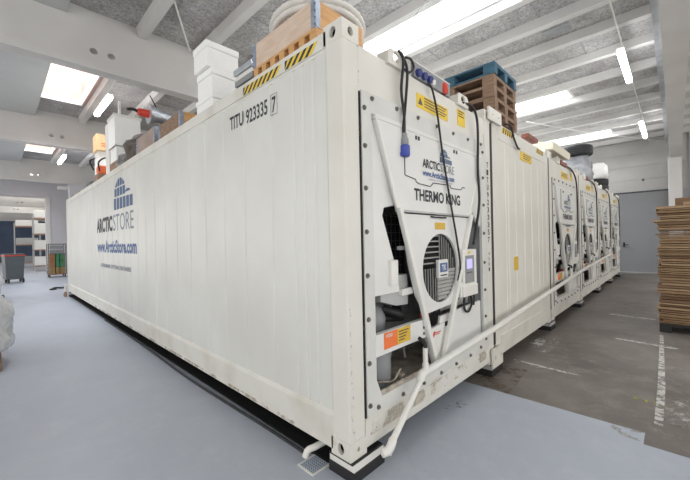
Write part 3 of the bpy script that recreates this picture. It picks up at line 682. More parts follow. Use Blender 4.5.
text_mb('STORE', -6.22, -4.84, z(1.85), z(2.16), SW, bold=.0).build('lettering', ink_grey, c1)
text_mb('www.ArcticStore.com', -7.70, -4.70, z(1.43), z(1.68), SW, bold=.035).build('lettering', ink_blue, c1)
text_mb('A TRADEMARK OF TITAN CONTAINERS', -7.40, -5.06, z(1.12), z(1.20), SW, bold=.03).build('lettering', ink_grey, c1)

for k, wd in ((1, 'first and second'), (2, 'second and third'), (3, 'third and fourth'), (4, 'fourth and fifth'), (5, 'fifth and sixth')):
    tag(BX(PITCH*k-.066, PITCH*k-.006, .004, .06, .33, 2.92).build('rubber_seal', black, bevel=.008), 'black rubber seal in the gap between the %s containers' % wd, 'seal')
for k in range(6):  # black sheets added to paint the shade under each container
    tag(BX(PITCH*k+.04, PITCH*k+2.40, .26, 11.85, .005, .02).build('shade_sheet', black), 'added black sheet standing for shade on the floor beneath the %s container' % ['nearest', 'second', 'third', 'fourth', 'fifth', 'last'][k], 'shade sheet')
ru = patch_mat('rust_marks', (.24, .13, .07), .40, 30)
MB().add([(.150, -.0008, .15), (.157, -.0008, .15), (.157, -.0008, 2.7), (.150, -.0008, 2.7)], [(0, 1, 2, 3)]).build('rust_streak', ru, c1)
MB().add([(.018, .0008, .12), (.05, .0008, .12), (.03, .0008, 1.0), (.018, .0008, 1.0)], [(0, 1, 2, 3)]).build('rust_streak', ru, c1)
MB().add([(-.006, .5, .04), (-.006, 8, .04), (-.006, 8, .07), (-.006, .5, .07)], [(0, 1, 2, 3)]).build('rust_streak', patch_mat('grime', (.50, .45, .37), .46, 4), c1)
MB().add([(.2, -.0045, .10), (2.2, -.0045, .10), (2.2, -.0045, .2), (.2, -.0045, .2)], [(0, 1, 2, 3)]).build('grime', patch_mat('grime', (.50, .45, .37), .46, 4), c1)
# pads under the corners
PADG = 'black support blocks under the container corners'
def pad(x, y, lb, white_top=False):
    t = thing('support_block', lb, 'support block', (x, y, 0))
    BX(-.16, .16, -.12, .12, 0, .075).build('base_block', black, t, bevel=.004)
    BX(-.155, .155, -.115, .115, .075, .124).build('top_board', tube_w if white_top else lgrey, t, bevel=.003)
    BX(-.165, .15, -.11, .11, .1245, .1385).build('rubber_layer', black, t)
    return t
pad(.17, .10, 'black and white support block under the nearest corner, beside the floor drain', True)
pad(2.47, .10, 'black support block under the rusty bridge fitting, between first and second containers')
for k, wd in ((2, 'between second and third containers'), (3, 'between third and fourth containers'), (4, 'between fourth and fifth containers'), (5, 'between fifth and sixth containers')):
    pad(k*PITCH-.03, .10, 'black support block on the floor '+wd)
pad(6*PITCH-.2, .10, 'black support block at the end of the row, nearest the grey door')
pad(.17, 12.0, 'black support block under the far left corner of the nearest container')
for x, nm, zz0, zz1, lb in ((2.46, 'bridge_fitting', .10, .31, 'rust-streaked bridge fitting joining the lower corners of the first two containers'), (2.53, 'bridge_fitting', 2.93, 3.075, 'white bolted bridge plate joining the top corners of the first two containers')):
    t = thing(nm, lb, 'fitting', (x, -.005, zz0))
    hh = zz1-zz0; hw = .15 if hh > .16 else .19; hs = [ell(-.08, hh*.5, .012, .03 if hh > .16 else .012, 12), ell(.09, hh*.5, .012, .03 if hh > .16 else .012, 12)]
    m = MB(); m.plate([(-hw, 0), (hw, 0), (hw, hh), (-hw, hh)], hs, -.030, -.008); m.build('plate', cast_w if hh > .16 else white, t)
    BX(-hw+.02, hw-.02, -.0085, .0, .01, hh-.01).build('backing', dark, t)
# white elbow of the drain at the nearest corner
tag(MB().tube([(.12, .33, .12), (.0, .35, .11), (-.05, .37, .10), (-.065, .385, .055)], .023, n=14, sm=6).build('drain_elbow', pvc, smooth=True), 'short white elbow pipe above the square floor drain', 'pipe')
dr = thing('floor_drain', 'square white grated drain set in the floor by the nearest corner', 'drain', (-.03, .33, .004))
m = MB(); m.plate([(-.085, -.085), (.085, -.085), (.085, .085), (-.085, .085)], [[(-.07, -.07), (.07, -.07), (.07, .07), (-.07, .07)]], 0, .006, lambda p: (p[0], p[2], p[1])); m.build('frame', tube_w, dr)
m = MB()
for k in range(8): a = -.07+.02*k; m.box(a-.004, a+.004, -.07, .07, .001, .005); m.box(-.07, .07, a-.004, a+.004, .001, .005)
m.build('grate', mat('grate_paint', (.55, .62, .74), .4), dr); BX(-.07, .07, -.07, .07, 0, .0008).build('sump', dark, dr)
tag(MB().tube([(-.0, .44, .014), (-.0, .94, .014), (-.02, 1.8, .014), (-.03, 2.7, .014), (-.0, 4.5, .014), (.01, 7.1, .014)], .012, sm=6, n=8).build('floor_cable', black, smooth=True), 'black cable lying on the floor along the nearest container', 'cable')

# long drain pipe along the fronts
dp = thing('drain_pipe', 'long white drain pipe sloping across all the container fronts', 'pipe', (0, -.12, 0))
pts = [(.70, 0, .55), (1.32, 0, .575), (2.3, 0, .61), (4.4, 0, .72), (6.72, 0, .84), (9.31, 0, .94), (11.41, 0, 1.0)]
MB().tube(pts, .030, n=14).build('long_run', pvc, dp, smooth=True)
MB().tube([(.68, 0, .555), (.67, 0, .52), (.27, .0, .19), (.24, 0, .14)], .023, n=14).build('lower_run', pvc, dp, smooth=True)
MB().tube([(.76, 0, .558), (.68, 0, .55), (.65, 0, .51)], .034, n=14, sm=4).build('elbow', pvc, dp, smooth=True)
MB().tube([(.30, 0, .22), (.25, 0, .17), (.20, .02, .16)], .030, n=14, sm=4).build('elbow', pvc, dp, smooth=True)
for k, x in enumerate((.735, 5.95, 8.45, 10.95)):
    zz = [.57, .80, .91, .985][k]
    m = MB(); m.tube([(x, 0, zz), (x, 0.0, zz+.17)], .020, n=12); m.tube([(x, 0, zz), (x, 0, zz+.05)], .027, n=12); m.build('riser', pvc, dp, smooth=True)
    MB().tube([(x, 0, zz+.15), (x, 0, zz+.205), (x+.01, .06, zz+.23)], .015, n=10, sm=3).build('drain_hose', black, dp, smooth=True)

# power cables hanging on the nearest front
ca = thing('power_cable', 'doubled black power cable ending in a blue plug on the nearest front', 'cable', (.62, -.04, 3.0))
Z = 3.0
m = MB(); m.tube([(0, .03, .04), (-.0, -.01, -.05), (-.02, 0, -.27), (.01, 0, -.45), (.01, .0, -.60)], .011, sm=6, n=8)
m.tube([(.03, .03, .04), (.05, -.01, -.10), (.035, 0, -.35), (.0, 0, -.55), (.01, .0, -.62)], .011, sm=6, n=8)
m.tube([(.05, 0, 0), (.12, 0, .01), (.16, 0, -.04), (.10, 0, -.10), (.03, 0, -.10)], .010, sm=6, n=8); m.build('cord', black, ca, smooth=True)
MB().lathe((.01, 0, -.70), [(.02, 0), (.032, .01), (.032, .05), (.024, .07), (.02, .10), (0, .10)], 16).build('connector', mgrey, ca, smooth=True)
m = MB(); m.lathe((.01, 0, -.78), [(.034, 0), (.04, .01), (.04, .08), (.03, .09), (0, .09)], 16); m.box(-.035, -.01, -.02, .02, -.78, -.75); m.build('plug', blue_p, ca, smooth=True)
tag(MB().tube([(1.04, -.01, 2.93), (1.07, -.035, 2.88), (1.14, -.04, 2.70), (1.20, -.05, 2.37), (1.30, -.05, 2.03), (1.45, -.05, 1.57), (1.52, -.045, 1.32), (1.48, -.04, 1.19), (1.45, -.04, 1.09)], .0095, sm=6, n=8).build('power_cable', black, smooth=True), 'thin black cable running down across the printed hood of the nearest container', 'cable')
tag(MB().tube([(1.74, .0, 2.95), (1.85, -.04, 2.94), (1.94, -.05, 2.87), (1.98, -.05, 2.70), (1.96, -.05, 2.30), (1.98, -.05, 1.98), (1.88, -.06, 1.72), (1.79, -.06, 1.52)], .013, sm=6, n=8).build('power_cable', black, smooth=True), 'thick black cable beside the right post of the nearest container', 'cable')
tag(MB().tube([(2.98, .02, 3.03), (3.05, -.03, 3.0), (3.16, -.03, 2.88), (3.30, -.03, 2.78), (3.42, -.02, 2.78)], .012, sm=6, n=8).build('power_cable', black, smooth=True), 'short black cable hanging over the top of the second container', 'cable')
for k, wd in ((2, 'third'), (3, 'fourth'), (4, 'fifth'), (5, 'sixth')):
    o = PITCH*k
    tag(MB().tube([(o+1.3, .03, 2.98), (o+1.6, -.04, 2.90), (o+1.92, -.05, 2.70), (o+2.0, -.05, 2.2), (o+1.98, -.05, 1.6), (o+1.9, -.05, 1.2)], .014, sm=5, n=8).build('power_cable', black, smooth=True), 'black cable hanging down the front of the %s container' % wd, 'cable')
# socket strip and red plug on top
ss = thing('socket_strip', 'dark socket strip with blue outlets along the nearest container top', 'socket strip', (.85, .0, 2.93))
m = MB(); m.box(0, .62, .0, .03, 0, .12); m.build('mount_plate', mgrey, ss)
for k in range(3): MB().cyl((.05+.09*k, 0, .04), (.05+.09*k, -.03, .035), .034, .03, n=16).build('outlet', navy, ss)
MB().cyl((.27, -.0, .03), (.27, -.035, .02), .022, n=12).build('outlet_cap', tube_w, ss)
BX(-.005, .625, -.001, .031, .12, .13).build('top_edge', tube_w, ss)
rp = tag(MB().lathe((1.36, .0, 2.93), [(.03, -.0), (.035, .03), (.03, .08), (.02, .10), (0, .10)], 14).build('red_plug', red, smooth=True), 'red industrial plug on top of the nearest container', 'plug')
for k, x in ((1, 3.9), (2, 5.9), (3, 8.3)):
    tag(BX(x, x+.5, .0, .10, 3.045 if k == 1 else 2.945, 3.11 if k == 1 else 3.02).build('junction_box', mat('rusty_red', (.33, .12, .08), .6, var=.4, scale=20), bevel=.01),
        'rusty red junction box on top of the %s container' % {1: 'second', 2: 'third', 3: 'fourth'}[k], 'junction box')

# ------------------------------------------------------------------ things on top of the nearest container
T = 3.013
def collar(name, label, x, y, zb, lx, ly, h, rz=0, pal=True, m1=pine_p, m2=pine_o, grp=None):
    t = thing(name, label, 'crate', (x, y, zb), rz, grp); th = .022; z0 = .115 if pal else 0
    BX(0, th, 0, ly, z0, z0+h).build('side_board', m1, t, bevel=.002); BX(lx-th, lx, 0, ly, z0, z0+h).build('side_board', m1, t)
    BX(th, lx-th, 0, th, z0, z0+h).build('end_board', m2, t, bevel=.002); BX(th, lx-th, ly-th, ly, z0, z0+h).build('end_board', m2, t)
    for yy in (-.004, ly-.045):
        m = MB(); m.box(-.004, 0, yy, yy+.05, z0+.003, z0+h-.003); m.box(-.004, .045, yy if yy < 0 else ly, (0 if yy < 0 else ly+.004), z0+.003, z0+h-.003)
        for k in range(int(h/.05)): m.cyl((-.006, yy+.006 if yy < 0 else ly, z0+.02+.05*k), (-.006, yy+.006 if yy < 0 else ly, z0+.05+.05*k), .009, n=8)
        m.build('corner_hinge', hinge, t)
    if pal:
        m = MB()
        m.box(0, lx, 0, ly, .095, .113); m.box(-.0, .09, 0, ly, 0, .018); m.box(lx-.09, lx, 0, ly, 0, .018); m.build('pallet_deck', m2, t)
        n = 7
        for k in range(n):
            y_ = k*(ly-.07)/(n-1)
            for x_ in (0, lx-.1): BX(x_, x_+.1, y_, y_+.07, .018, .095).build('pallet_block', m2, t, bevel=.002)
    return t
collar('pallet_collar_crate', 'pale plywood crate with steel corner hinges, nearest on the container top', .05, .31, T, .53, .84, .205)
# white ribbed hose ring lying in and behind the crate
m = MB(); cx, cy, cz = .56, .86, 3.47
ring = [(cx+.40*math.cos(t), cy+.44*math.sin(t), cz+.07-.03*math.cos(t)) for t in [2*PI*k/96 for k in range(96)]]
rr = [.027+.004*(k % 2) for k in range(96)]
m.tube(ring, rr, n=12, closed=True)
ring = [(cx+.385*math.cos(t), cy+.425*math.sin(t), cz+.02-.03*math.cos(t)) for t in [2*PI*k/96 for k in range(96)]]
m.tube(ring, rr, n=12, closed=True)
tag(m.build('coiled_hose', mat('ribbed_hose', (.72, .70, .66), .5, var=.1, scale=10), smooth=True), 'white ribbed hose coiled on top of the pale plywood crate', 'hose')
def foambox(x, y, zb, lx, ly, h, lb, rz=0):
    t = thing('foam_box', lb, 'box', (x, y, zb), rz, None)
    BX(0, lx, 0, ly, 0, h*.74).build('tub', foam, t, bevel=.012); BX(-.008, lx+.008, -.008, ly+.008, h*.745, h).build('lid', foam, t, bevel=.012)
foambox(.09, 2.06, T, .37, .42, .215, 'low white foam box, lowest of the three stacked, on the container edge')
foambox(.10, 2.08, T+.219, .35, .36, .285, 'white foam box in the middle of the three stacked on the container edge', .03)
foambox(.05, 2.10, T+.508, .38, .34, .285, 'white foam box on top of the three stacked, overhanging to the left', .0)
wd = ['lowest, grey,', 'second lowest, silvery,', 'middle, dark grey,', 'second highest, white,', 'topmost, silvery,']
for k in range(5):
    tag(BX(.12+.02*(k % 2), .50, 1.26+.012*k, 1.60+.012*k, T+.005+.060*k, T+.058+.060*k).build('bundle', [lgrey, silver, mgrey, tube_w, silver][k], bevel=.003),
        wd[k]+' flat bundle in the pile between foam boxes and plywood crate', 'bundle', 'flat bundles beside the foam boxes')
# further crates
collar('pallet_collar_crate', 'brown hinged crate directly behind the stacked foam boxes', .07, 2.93, T, .80, .80, .25, 0, False, old_wood, pine_o)
collar('pallet_collar_crate', 'weathered hinged crate beneath the silver horn-shaped blower', .07, 3.90, T, .80, .90, .30, 0, False, mat('greyed_board', (.40, .31, .27), .7, var=.2, scale=4), pine_o)
hb = thing('horn_blower', 'silver cone-shaped blower with red collar on a crate', 'blower', (.15, 4.15, T+.52))
MB().lathe((.32, -.05, 0), [(.03, .0), (.05, -.01), (.13, -.38), (.145, -.40), (.145, -.42), (.11, -.42)], 24, 'x').build('horn', silver, hb, smooth=True)
MB().lathe((-.10, -.05, 0), [(.06, 0), (.05, -.14), (.03, -.15), (0, -.15)], 20, 'x').build('red_collar', red, hb, smooth=True)
MB().tube([(-.24, -.05, .0), (-.30, -.05, .02), (-.38, -.05, .0)], .022, sm=4).build('grip', black, hb, smooth=True)
MB().tube([(.02, -.05, .10), (-.10, -.12, .26)], .008).build('rod', black, hb)
m = MB(); m.cyl((.10, -.05, -.20), (.10, -.05, -.02), .02); m.box(-.03, .22, -.15, .05, -.218, -.20); m.build('foot', dgrey, hb)
MB().lathe((.38, -.05, 0), [(.03, 0), (.04, -.03), (.02, -.06), (0, -.06)], 14, 'x').build('end_cap', dgrey, hb)
# dark bags and tools
def lump(name, lb, cat, c, s, m_, seed=1, grp=None, sub=3, boxy=False):
    import bmesh
    bm = bmesh.new(); bmesh.ops.create_icosphere(bm, subdivisions=sub, radius=1)
    rnd = random.Random(seed); ph = [rnd.uniform(0, 6) for _ in range(6)]
    for v in bm.verts:
        if boxy: q = (abs(v.co.x)**5+abs(v.co.y)**5+abs(v.co.z)**5)**.2; v.co = v.co/q
        d = 1+(.3 if boxy else 1)*.13*math.sin(3*v.co.x+ph[0])*math.cos(4*v.co.y+ph[1])+.10*math.sin(6*v.co.z+ph[2]+3*v.co.x)+.05*math.sin(11*v.co.y+ph[3]+5*v.co.z)
        v.co = Vector((v.co.x*s[0]*d, v.co.y*s[1]*d, v.co.z*s[2]*d))
        if v.co.z < -s[2]*.75: v.co.z = -s[2]*.75
    me = bpy.data.meshes.new(name); bm.to_mesh(me); bm.free()
    for p in me.polygons: p.use_smooth = True
    me.materials.append(m_); o = bpy.data.objects.new(name, me); C.objects.link(o); o.location = (c[0], c[1], c[2]+s[2]*.75)
    return tag(o, lb, cat, grp)
sack = mat('brown_sack', (.05, .04, .035), .7, col2=(.17, .14, .12), scale=7, bump=.4, bscale=10)
lump('sack', 'dark brown sack slumped in front of the white tub', 'sack', (.32, 5.5, T), (.24, .36, .33), sack, 3)
lump('sack', 'small dark sack beside the white tub on the container edge', 'sack', (.24, 6.1, T), (.16, .22, .20), mat('grey_sack', (.09, .09, .09), .6, col2=(.30, .29, .29), scale=8, bump=.4), 5)
lump('sack', 'brown sack between the two hinged crates behind the foam boxes', 'sack', (.34, 5.02, T+.0), (.18, .14, .30), sack, 8)
# tall white tub and panel
wt = thing('white_tub', 'large white plastic tub standing high on the container top', 'tub', (.14, 6.55, T+.58))
m = MB(); m.plate([(0, 0), (.46, 0), (.46, .56), (0, .56)], [[(.02, .02), (.44, .02), (.44, .54), (.02, .54)]], .0, .62, lambda p: (p[0], p[2], p[1])); m.box(0, .46, 0, .56, 0, .02); m.build('tub_body', foam, wt, bevel=.005)
m = MB(); m.plate([(-.02, -.02), (.48, -.02), (.48, .58), (-.02, .58)], [[(.02, .02), (.44, .02), (.44, .54), (.02, .54)]], .60, .65, lambda p: (p[0], p[2], p[1])); m.build('rim', tube_w, wt)
tag(BX(.14, .56, 6.50, 7.05, T, T+.27).build('cardboard_box', card, bevel=.004), 'brown cardboard box at the bottom beneath the large white tub', 'box')
tag(BX(.16, .50, 6.58, 7.05, T+.272, T+.578).build('plastic_box', foam, bevel=.01), 'white plastic box between the brown cardboard box and the large white tub', 'box')
tag(BX(.17, .25, 7.20, 7.55, T, T+1.22).build('upright_board', tube_w, bevel=.004), 'narrow white board standing upright behind the white tub', 'board')
tag(BX(.34, .39, 7.15, 7.19, T, T+1.72).build('white_post', foam, bevel=.004), 'thin white post rising above the white tub', 'post')
tag(BX(.35, 1.0, 9.3, 9.8, T, T+1.05).build('foam_panel_box', foam, bevel=.01), 'white box beneath the yellow carton at the far end', 'box')
cy_ = thing('yellow_carton', 'yellowish cardboard carton high on the far end of the container', 'carton', (.30, 9.2, T+1.055))
BX(0, .62, 0, .5, 0, .42).build('carton_body', card_y, cy_, bevel=.004)
m = MB()
for a in ((.22, .52, -.002, 0, .30, .31), (.22, .52, -.002, 0, .40, .41), (.22, .23, -.002, 0, .30, .41), (.51, .52, -.002, 0, .30, .41), (.10, .34, -.002, 0, .10, .13), (.10, .28, -.002, 0, .16, .19)): m.box(*a)
m.build('printed_mark', orange, cy_)
cs = thing('chain_saw', 'orange power tool with black handles lying near the far end', 'power tool', (.10, 7.95, T+.22))
MB().box(0, .28, 0, .25, 0, .20).build('housing', red_o, cs, bevel=.04)
m = MB(); m.tube([(.02, -.02, .05), (.0, -.06, .25), (.14, -.08, .36), (.26, -.02, .22)], .018, sm=5); MB().tube([(-.05, .2, .1), (-.12, .22, .3), (-.02, .2, .38)], .018, sm=5).build('handle', black, cs, smooth=True); m.build('handle', black, cs, smooth=True)
BX(-.02, .32, -.04, .30, -.2, -.005).build('carry_tray', old_wood, cs, bevel=.005)
tag(BX(.06, .34, 8.6, 9.15, T, T+.14).build('dark_case', dgrey, bevel=.02), 'low dark case on the far end of the container top', 'case')
tag(MB().tube([(.08, 8.55, T+.04), (.16, 8.42, T+.10), (.10, 8.32, T+.05)], .03, sm=4).build('hose_piece', dgrey, smooth=True), 'short grey hose beside the orange power tool', 'hose')
tag(BX(.06, .22, 10.3, 10.75, T, T+.09).build('small_block', old_wood, bevel=.01), 'small dark block at the far end of the container top', 'block')
tag(BX(.06, .22, 11.3, 11.8, T, T+.08).build('small_block', dgrey, bevel=.01), 'thin dark strip on the far corner of the container top', 'strip')

# ------------------------------------------------------------------ pallets on the containers
def pallet(m_, lb, z0, rnd, grp=None, px=2.74, py=.05):
    t = thing('wooden_pallet', lb, 'pallet', (px+rnd.uniform(-.012, .012), py+rnd.uniform(-.012, .012), z0), 0, grp)
    for k, x in enumerate((0, .1625, .325, .4875, .65)): BX(x, x+.15 if k != 4 else .80, 0, 1.2, .122, .144).build('top_board', m_, t, bevel=.002)
    for y in (0, .5275, 1.055): BX(0, .8, y, y+.145, .10, .1215).build('stringer_board', m_, t, bevel=.002)
    for x in (0, .35, .70):
        BX(x, x+.10, 0, 1.2, 0, .0215).build('bottom_board', m_, t, bevel=.002)
        for y in (0, .5275, 1.055): BX(x, x+.10 if x != .35 else x+.1, y, y+.145, .022, .0995).build('block', m_, t, bevel=.002)
    return t
rnd = random.Random(4)
for k in range(4):
    pallet(old_wood, ['brown wooden pallet, lowest of the stack beneath the blue pallet', 'brown wooden pallet, second from the bottom under the blue one', 'brown wooden pallet, third from the bottom under the blue one', 'brown wooden pallet directly beneath the blue painted pallet'][k], 3.038+.146*k, rnd)
pallet(blue_wood, 'blue painted pallet on top of the brown pallet stack', 3.038+.146*4, rnd)

# cream hatch, tyres, bales on the far containers
ch = thing('cream_hatch', 'tilted cream hatch lid resting on the third container', 'hatch lid', (5.25, .0, 3.04), 0)
Mx = Matrix.Translation((0, 0, .0)) @ Matrix.Rotation(math.radians(9), 4, 'X')
MB().box(0, 1.30, .0, .62, .06, .20, Mx).build('lid_panel', cream, ch, bevel=.01)
BX(.2, 1.1, .3, .5, .0, .12).build('prop_block', dgrey, ch)
def tyre(x, y, z0, r, h, lb):
    tag(MB().lathe((x, y, z0), [(r*.55, .0), (r*.95, .0), (r, h*.12), (r, h*.88), (r*.95, h), (r*.55, h), (r*.52, h*.9), (r*.52, h*.1)], 36).build('tyre', black, smooth=True), lb, 'tyre')
lump('film_bale', 'grey film-wrapped bale on the fourth container', 'bale', (9.45, .40, 3.012), (.36, .36, .38), greywrap, 12, boxy=True)
tyre(9.45, .40, 3.01+.715, .40, .24, 'black tyre lying on top of the grey film-wrapped bale')
tyre(12.5, .42, 3.016, .40, .20, 'black tyre at the bottom of the pile beneath the white sack')
tyre(12.5, .42, 3.22, .40, .20, 'black tyre directly beneath the white sack')
lump('white_sack', 'white sack on top of two black tyres on the fifth container', 'sack', (12.5, .42, 3.425), (.36, .36, .29), foam, 15, boxy=True)

# ------------------------------------------------------------------ cardboard stack on the right
pl = thing('black_pallet', 'black plastic pallet beneath the tall cardboard stack', 'pallet', (5.88, -2.52, 0))
BX(0, .80, 0, 1.2, .105, .14).build('deck', black, pl, bevel=.004)
for x in (0, .35, .68):
    for y in (0, .52, 1.06): BX(x, x+.12, y, y+.14, .0, .1045).build('foot', black, pl, bevel=.004)
rnd = random.Random(11); zz = .142; n = 0
base = None; base2 = None
while zz < 1.985:
    h = rnd.choice((.028, .034, .040, .048)); mm = rnd.choice((card, card, card_l, card_d, card))
    dx = rnd.uniform(-.03, .02); dy = rnd.uniform(-.04, .02)
    if 1.76 < zz < 1.80: dy = .05; mm = card_l
    m = MB(); m.box(-.40, .40, -.60, .60, 0, h-.009)
    a = .012
    m.v = [(x*(1+rnd.uniform(-a, a)), y*(1+rnd.uniform(-a, a)), z_) for x, y, z_ in m.v]
    o = m.build('cardboard_sheets', mm, bevel=.003)
    o.location = (6.30+dx, -1.92+dy, zz); o.rotation_euler = (0, 0, rnd.uniform(-.02, .02))
    if dy == .05: tag(o, 'pale flattened cardboard sticking out of the upper part of the tall stack', 'cardboard')
    else: tag(o, 'bundle of flattened brown cardboard in the tall stack beside the grey door', 'cardboard', 'flattened cardboard in the tall stack')
    zz += h
    n += 1
tr = thing('wooden_tray', 'shallow brown tray on top of the tall cardboard stack', 'tray', (6.05, -2.3, zz))
for a in ((0, .5, 0, .02, 0, .12), (0, .5, .75, .77, 0, .12), (0, .02, .02, .75, 0, .12), (.48, .5, .02, .75, 0, .12)): BX(*a).build('side_board', card_d, tr)
BX(.02, .48, .02, .75, 0, .012).build('bottom', card_d, tr)
tag(BX(6.0, 6.045, -1.98, -1.62, zz, zz+.05).build('pale_block', card_l, bevel=.006), 'pale flat block lying on the tall cardboard stack beside the tray', 'block')

# ------------------------------------------------------------------ lamps and cords
def lamp(x0, y0, x1, y1, zz, lb, wd=.10):
    t = thing('tube_lamp', lb, 'lamp', ((x0+x1)/2, (y0+y1)/2, zz)); dx, dy = (x1-x0)/2, (y1-y0)/2
    hx, hy = (dx, wd/2) if abs(dx) > abs(dy) else (wd/2, dy)
    BX(-hx, hx, -hy, hy, -.04, .045).build('diffuser', lamp_e, t, bevel=.02)
    BX(-hx*1.01, hx*1.01, -hy*1.01, hy*1.01, .046, .08).build('housing', tube_w, t, bevel=.004)
    m = MB()
    for s_ in (-.7, .7): m.tube([(s_*dx, s_*dy, .08), (s_*dx, s_*dy, ZR-zz-.002)], .004, n=6)
    m.build('suspension', tube_w, t)
lamp(6.35, -.86, 8.05, -.86, 4.9, 'lit tube lamp hanging above the aisle, nearest the camera')
lamp(11.9, -.84, 14.0, -.84, 4.9, 'lit tube lamp hanging above the aisle, farther off near the grey door')
lamp(.27, 7.5, .27, 9.0, 4.9, 'lit tube lamp hanging beside the skylight on the left')
lamp(.27, 14.6, .27, 16.2, 4.9, 'small lit tube lamp far off over the left aisle')
lamp(.8, -.86, 2.5, -.86, 4.9, 'added tube lamp out of view, brightening the nearest container front')  # unseen lamp added to light the front and the rooftop things
lamp(-3.2, -4.5, -1.6, -4.5, 4.9, 'added tube lamp behind the camera on the left, unseen fill light')  # unseen lamp added as fill from behind the view
tag(MB().tube([(3.0, -.86, 5.16), (16.6, -.86, 5.16)], .012, n=8).build('conduit', pvc), 'thin white conduit running above the aisle lamps', 'conduit')
tag(MB().tube([(1.09, 5.12, 5.27), (.43, 4.05, 5.39)], .016, n=10).build('hanging_rod', pvc), 'thin white rod slanting down to the left girder above the foam boxes', 'rod')
tag(MB().tube([(.53, .0, 3.05), (3.12, 1.1, 5.30)], .006, n=6).build('thin_cord', lgrey), 'thin grey cord rising from the nearest container to the ceiling', 'cord')
tag(MB().tube([(9.5, 1.6, 5.0), (12.5, .5, 5.05), (16.0, -1.3, 5.05)], .010, n=6, sm=5).build('ceiling_pipe', pvc), 'thin white pipe crossing beneath the ceiling ribs at the right', 'pipe')
tag(BX(16.77, 16.80, -.66, -.58, 3.74, 3.82).build('wall_sensor', dgrey, bevel=.01), 'small dark sensor on the wall above the grey door', 'sensor')

# ------------------------------------------------------------------ left background
bn = thing('waste_container', 'dark grey wheeled waste container with a red lid rim', 'waste bin', (-1.02, 19.6, 0), .12)
m = MB(); m.add([(-.28,-.35,.16),(.28,-.35,.16),(.28,.35,.16),(-.28,.35,.16),(-.32,-.42,1.18),(.32,-.42,1.18),(.32,.42,1.18),(-.32,.42,1.18)], [(0,3,2,1),(4,5,6,7),(0,1,5,4),(1,2,6,5),(2,3,7,6),(3,0,4,7)])
m.build('bin_body', mat('bin_grey', (.10, .115, .125), .5, var=.1), bn, bevel=.02)
BX(-.34, .34, -.44, .44, 1.18, 1.225).build('rim', red, bn, bevel=.01); BX(-.33, .33, -.43, .43, 1.228, 1.28).build('lid', dgrey, bn, bevel=.02)
for x in (-.20, .27):
    for y in (-.3, .3):
        MB().cyl((x-.03, y, .10), (x+.03, y, .10), .10, n=18).build('wheel', black, bn)
        BX(x-.04, x+.04, y-.04, y+.04, .13, .17).build('caster_fork', black, bn)
rc = thing('roll_cage', 'wire roll cage holding green and red crates beside the container', 'roll cage', (.62, 21.3, 0))
m = MB()
for x in (-.34, .34):
    for y in (-.4, .4): m.box(x-.015, x+.015, y-.015, y+.015, .14, 1.70)
    for k in range(9): m.box(x-.006, x+.006, -.4, .4, .3+.17*k, .31+.17*k)
for k in range(5): m.box(-.34, .34, .39, .41, .3+.34*k, .312+.34*k)
m.box(-.34, .34, -.41, -.39, 1.67, 1.70); m.box(-.34, .34, -.41, -.39, 1.2, 1.215); m.build('frame', dgrey, rc)
BX(-.35, .35, -.42, .42, .14, .17).build('base', mat('brown_board', (.3, .15, .1), .6), rc)
for x in (-.3, .3):
    for y in (-.35, .35): MB().cyl((x-.02, y, .07), (x+.02, y, .07), .07, n=14).build('wheel', black, rc)
cc = [(-.30, -.09, 'orange_brown', (.42, .20, .08)), (-.06, .08, 'green', (.05, .28, .13)), (.11, .31, 'olive', (.10, .26, .12))]
for i, (a, b, nm, col) in enumerate(cc):
    for k in range(3):
        cm = mat('crate_'+nm, col, .5, var=.2, scale=10) if k else mat('crate_tan', (.42, .28, .12), .6, var=.2, scale=10)
        tag(BX(.62+a, .62+b, 20.95, 21.6, .175+.34*k, .505+.34*k).build('crate', cm, bevel=.01),
            ['tan', 'brown' if i == 0 else 'green', 'reddish' if i == 0 else 'dark green'][k]+' crate in the roll cage, '+['left', 'middle', 'right'][i]+' column, '+['lowest', 'middle', 'upper'][k]+' row', 'crate')
for k in range(2):
    tag(BX(.34, .90, 20.95, 21.6, 1.22+.22*k, 1.40+.22*k).build('grey_tray', mgrey, bevel=.01), ['grey tray on the crates in the roll cage', 'topmost grey tray in the roll cage'][k], 'tray')
# shelving with white packages
def rack(x, y, wd, h, n, lb):
    t = thing('storage_rack', lb, 'rack', (x, y, 0))
    for a in (0, wd-.05):
        for b in (0, .9): BX(a, a+.05, b, b+.05, 0, h).build('upright', lgrey, t)
    zs = []
    for k in range(n):
        q = .35+k*(h-.35)/max(1, n-1)*.92; zs.append(q)
        BX(0, wd, -.01, .96, q-.06, q).build('shelf', mat('rack_board', (.42, .27, .2), .6), t)
    return zs
zs = rack(.15, 31.0-3, 1.6, 3.7, 4, 'tall storage rack loaded with white packages, nearest beyond the opening')
rnd = random.Random(3)
for k, q in enumerate(zs):
    for j in range(2):
        hgt = rnd.uniform(.5, .8)
        tag(BX(.22+.75*j, .90+.75*j, 28.02, 28.8, q+.001, q+hgt).build('white_package', foam, bevel=.03), 'white package on the %s shelf of the nearer rack, %s side' % (['lowest', 'second', 'third', 'top'][k], ['left', 'right'][j]), 'package')
zs = rack(-.55, 34.0, 1.5, 3.4, 3, 'low storage rack farther back, left of the tall one')
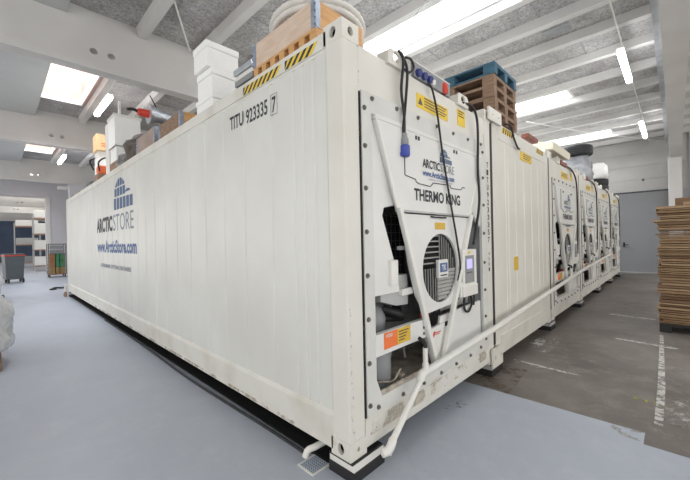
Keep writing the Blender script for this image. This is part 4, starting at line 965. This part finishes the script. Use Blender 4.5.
for k, q in enumerate(zs):
    tag(BX(-.45, .8, 34.05, 34.8, q+.001, q+(.5 if k < 2 else .45)).build('white_package', [mgrey, lgrey, foam][k], bevel=.04), '%s bundle on the %s shelf of the low rack' % (['dark grey', 'pale grey', 'long white'][k], ['lowest', 'middle', 'top'][k]), 'bundle')

# bits on the floor and wrapped goods at the left edge
tg = thing('black_tool', 'black tool lying on the floor beyond the container corner', 'tool', (0.0, 14.7, .006), .5)
MB().tube([(-.2, 0, .03), (-.05, .05, .06), (.1, 0, .04), (.25, .06, .03)], [.03]*25, sm=8).build('handle', black, tg, smooth=True); BX(-.24, -.08, -.08, .06, .0, .05).build('head', black, tg, bevel=.01)
tag(MB().tube([(-.04, 12.32, .02), (-.05, 12.33, .2), (-.03, 12.28, .38)], .035, sm=4).build('drain_hose', pvc, smooth=True), 'white hose end standing at the far corner of the container', 'hose')
tag(MB().lathe((-.07, 12.15, .0), [(.04, 0), (.045, .08), (.035, .15), (.0, .16)], 14).build('orange_jar', mat('brown_orange', (.38, .22, .14), .5), smooth=True), 'small orange-brown jar at the far container corner', 'jar')
CR = bpy.data.textures.new('crumple', 'CLOUDS'); CR.noise_scale = .09
fl = thing('wrapped_goods', 'goods wrapped in clear plastic film at the left edge', 'wrapped goods', (-1.74, 5.2, 0))
BX(-.40, .20, -.55, .75, .0, .12).build('pallet', old_wood, fl, bevel=.005)
o = lump('plastic_wrap', '', '', (0, 0, 0), (.36, .70, .42), wrap, 31, sub=4); del o['label']; del o['category']; o.parent = fl; o.modifiers.new('crumple', 'DISPLACE').texture = CR; o.modifiers['crumple'].strength = .12; o.location = (-.03, .1, .50)
f2 = thing('wrapped_goods', 'farther film-wrapped bundle at the left edge with a black foot', 'wrapped goods', (-1.70, 13.0, 0))
o = lump('plastic_wrap', '', '', (0, 0, 0), (.26, .6, .5), wrap, 35, sub=4); del o['label']; del o['category']; o.parent = f2; o.location = (0, 0, .55)
BX(.08, .30, -.25, -.05, 0, .16).build('foot', black, f2, bevel=.02)
BX(-.3, .15, -.5, .5, 0, .17).build('pallet', old_wood, f2, bevel=.005)
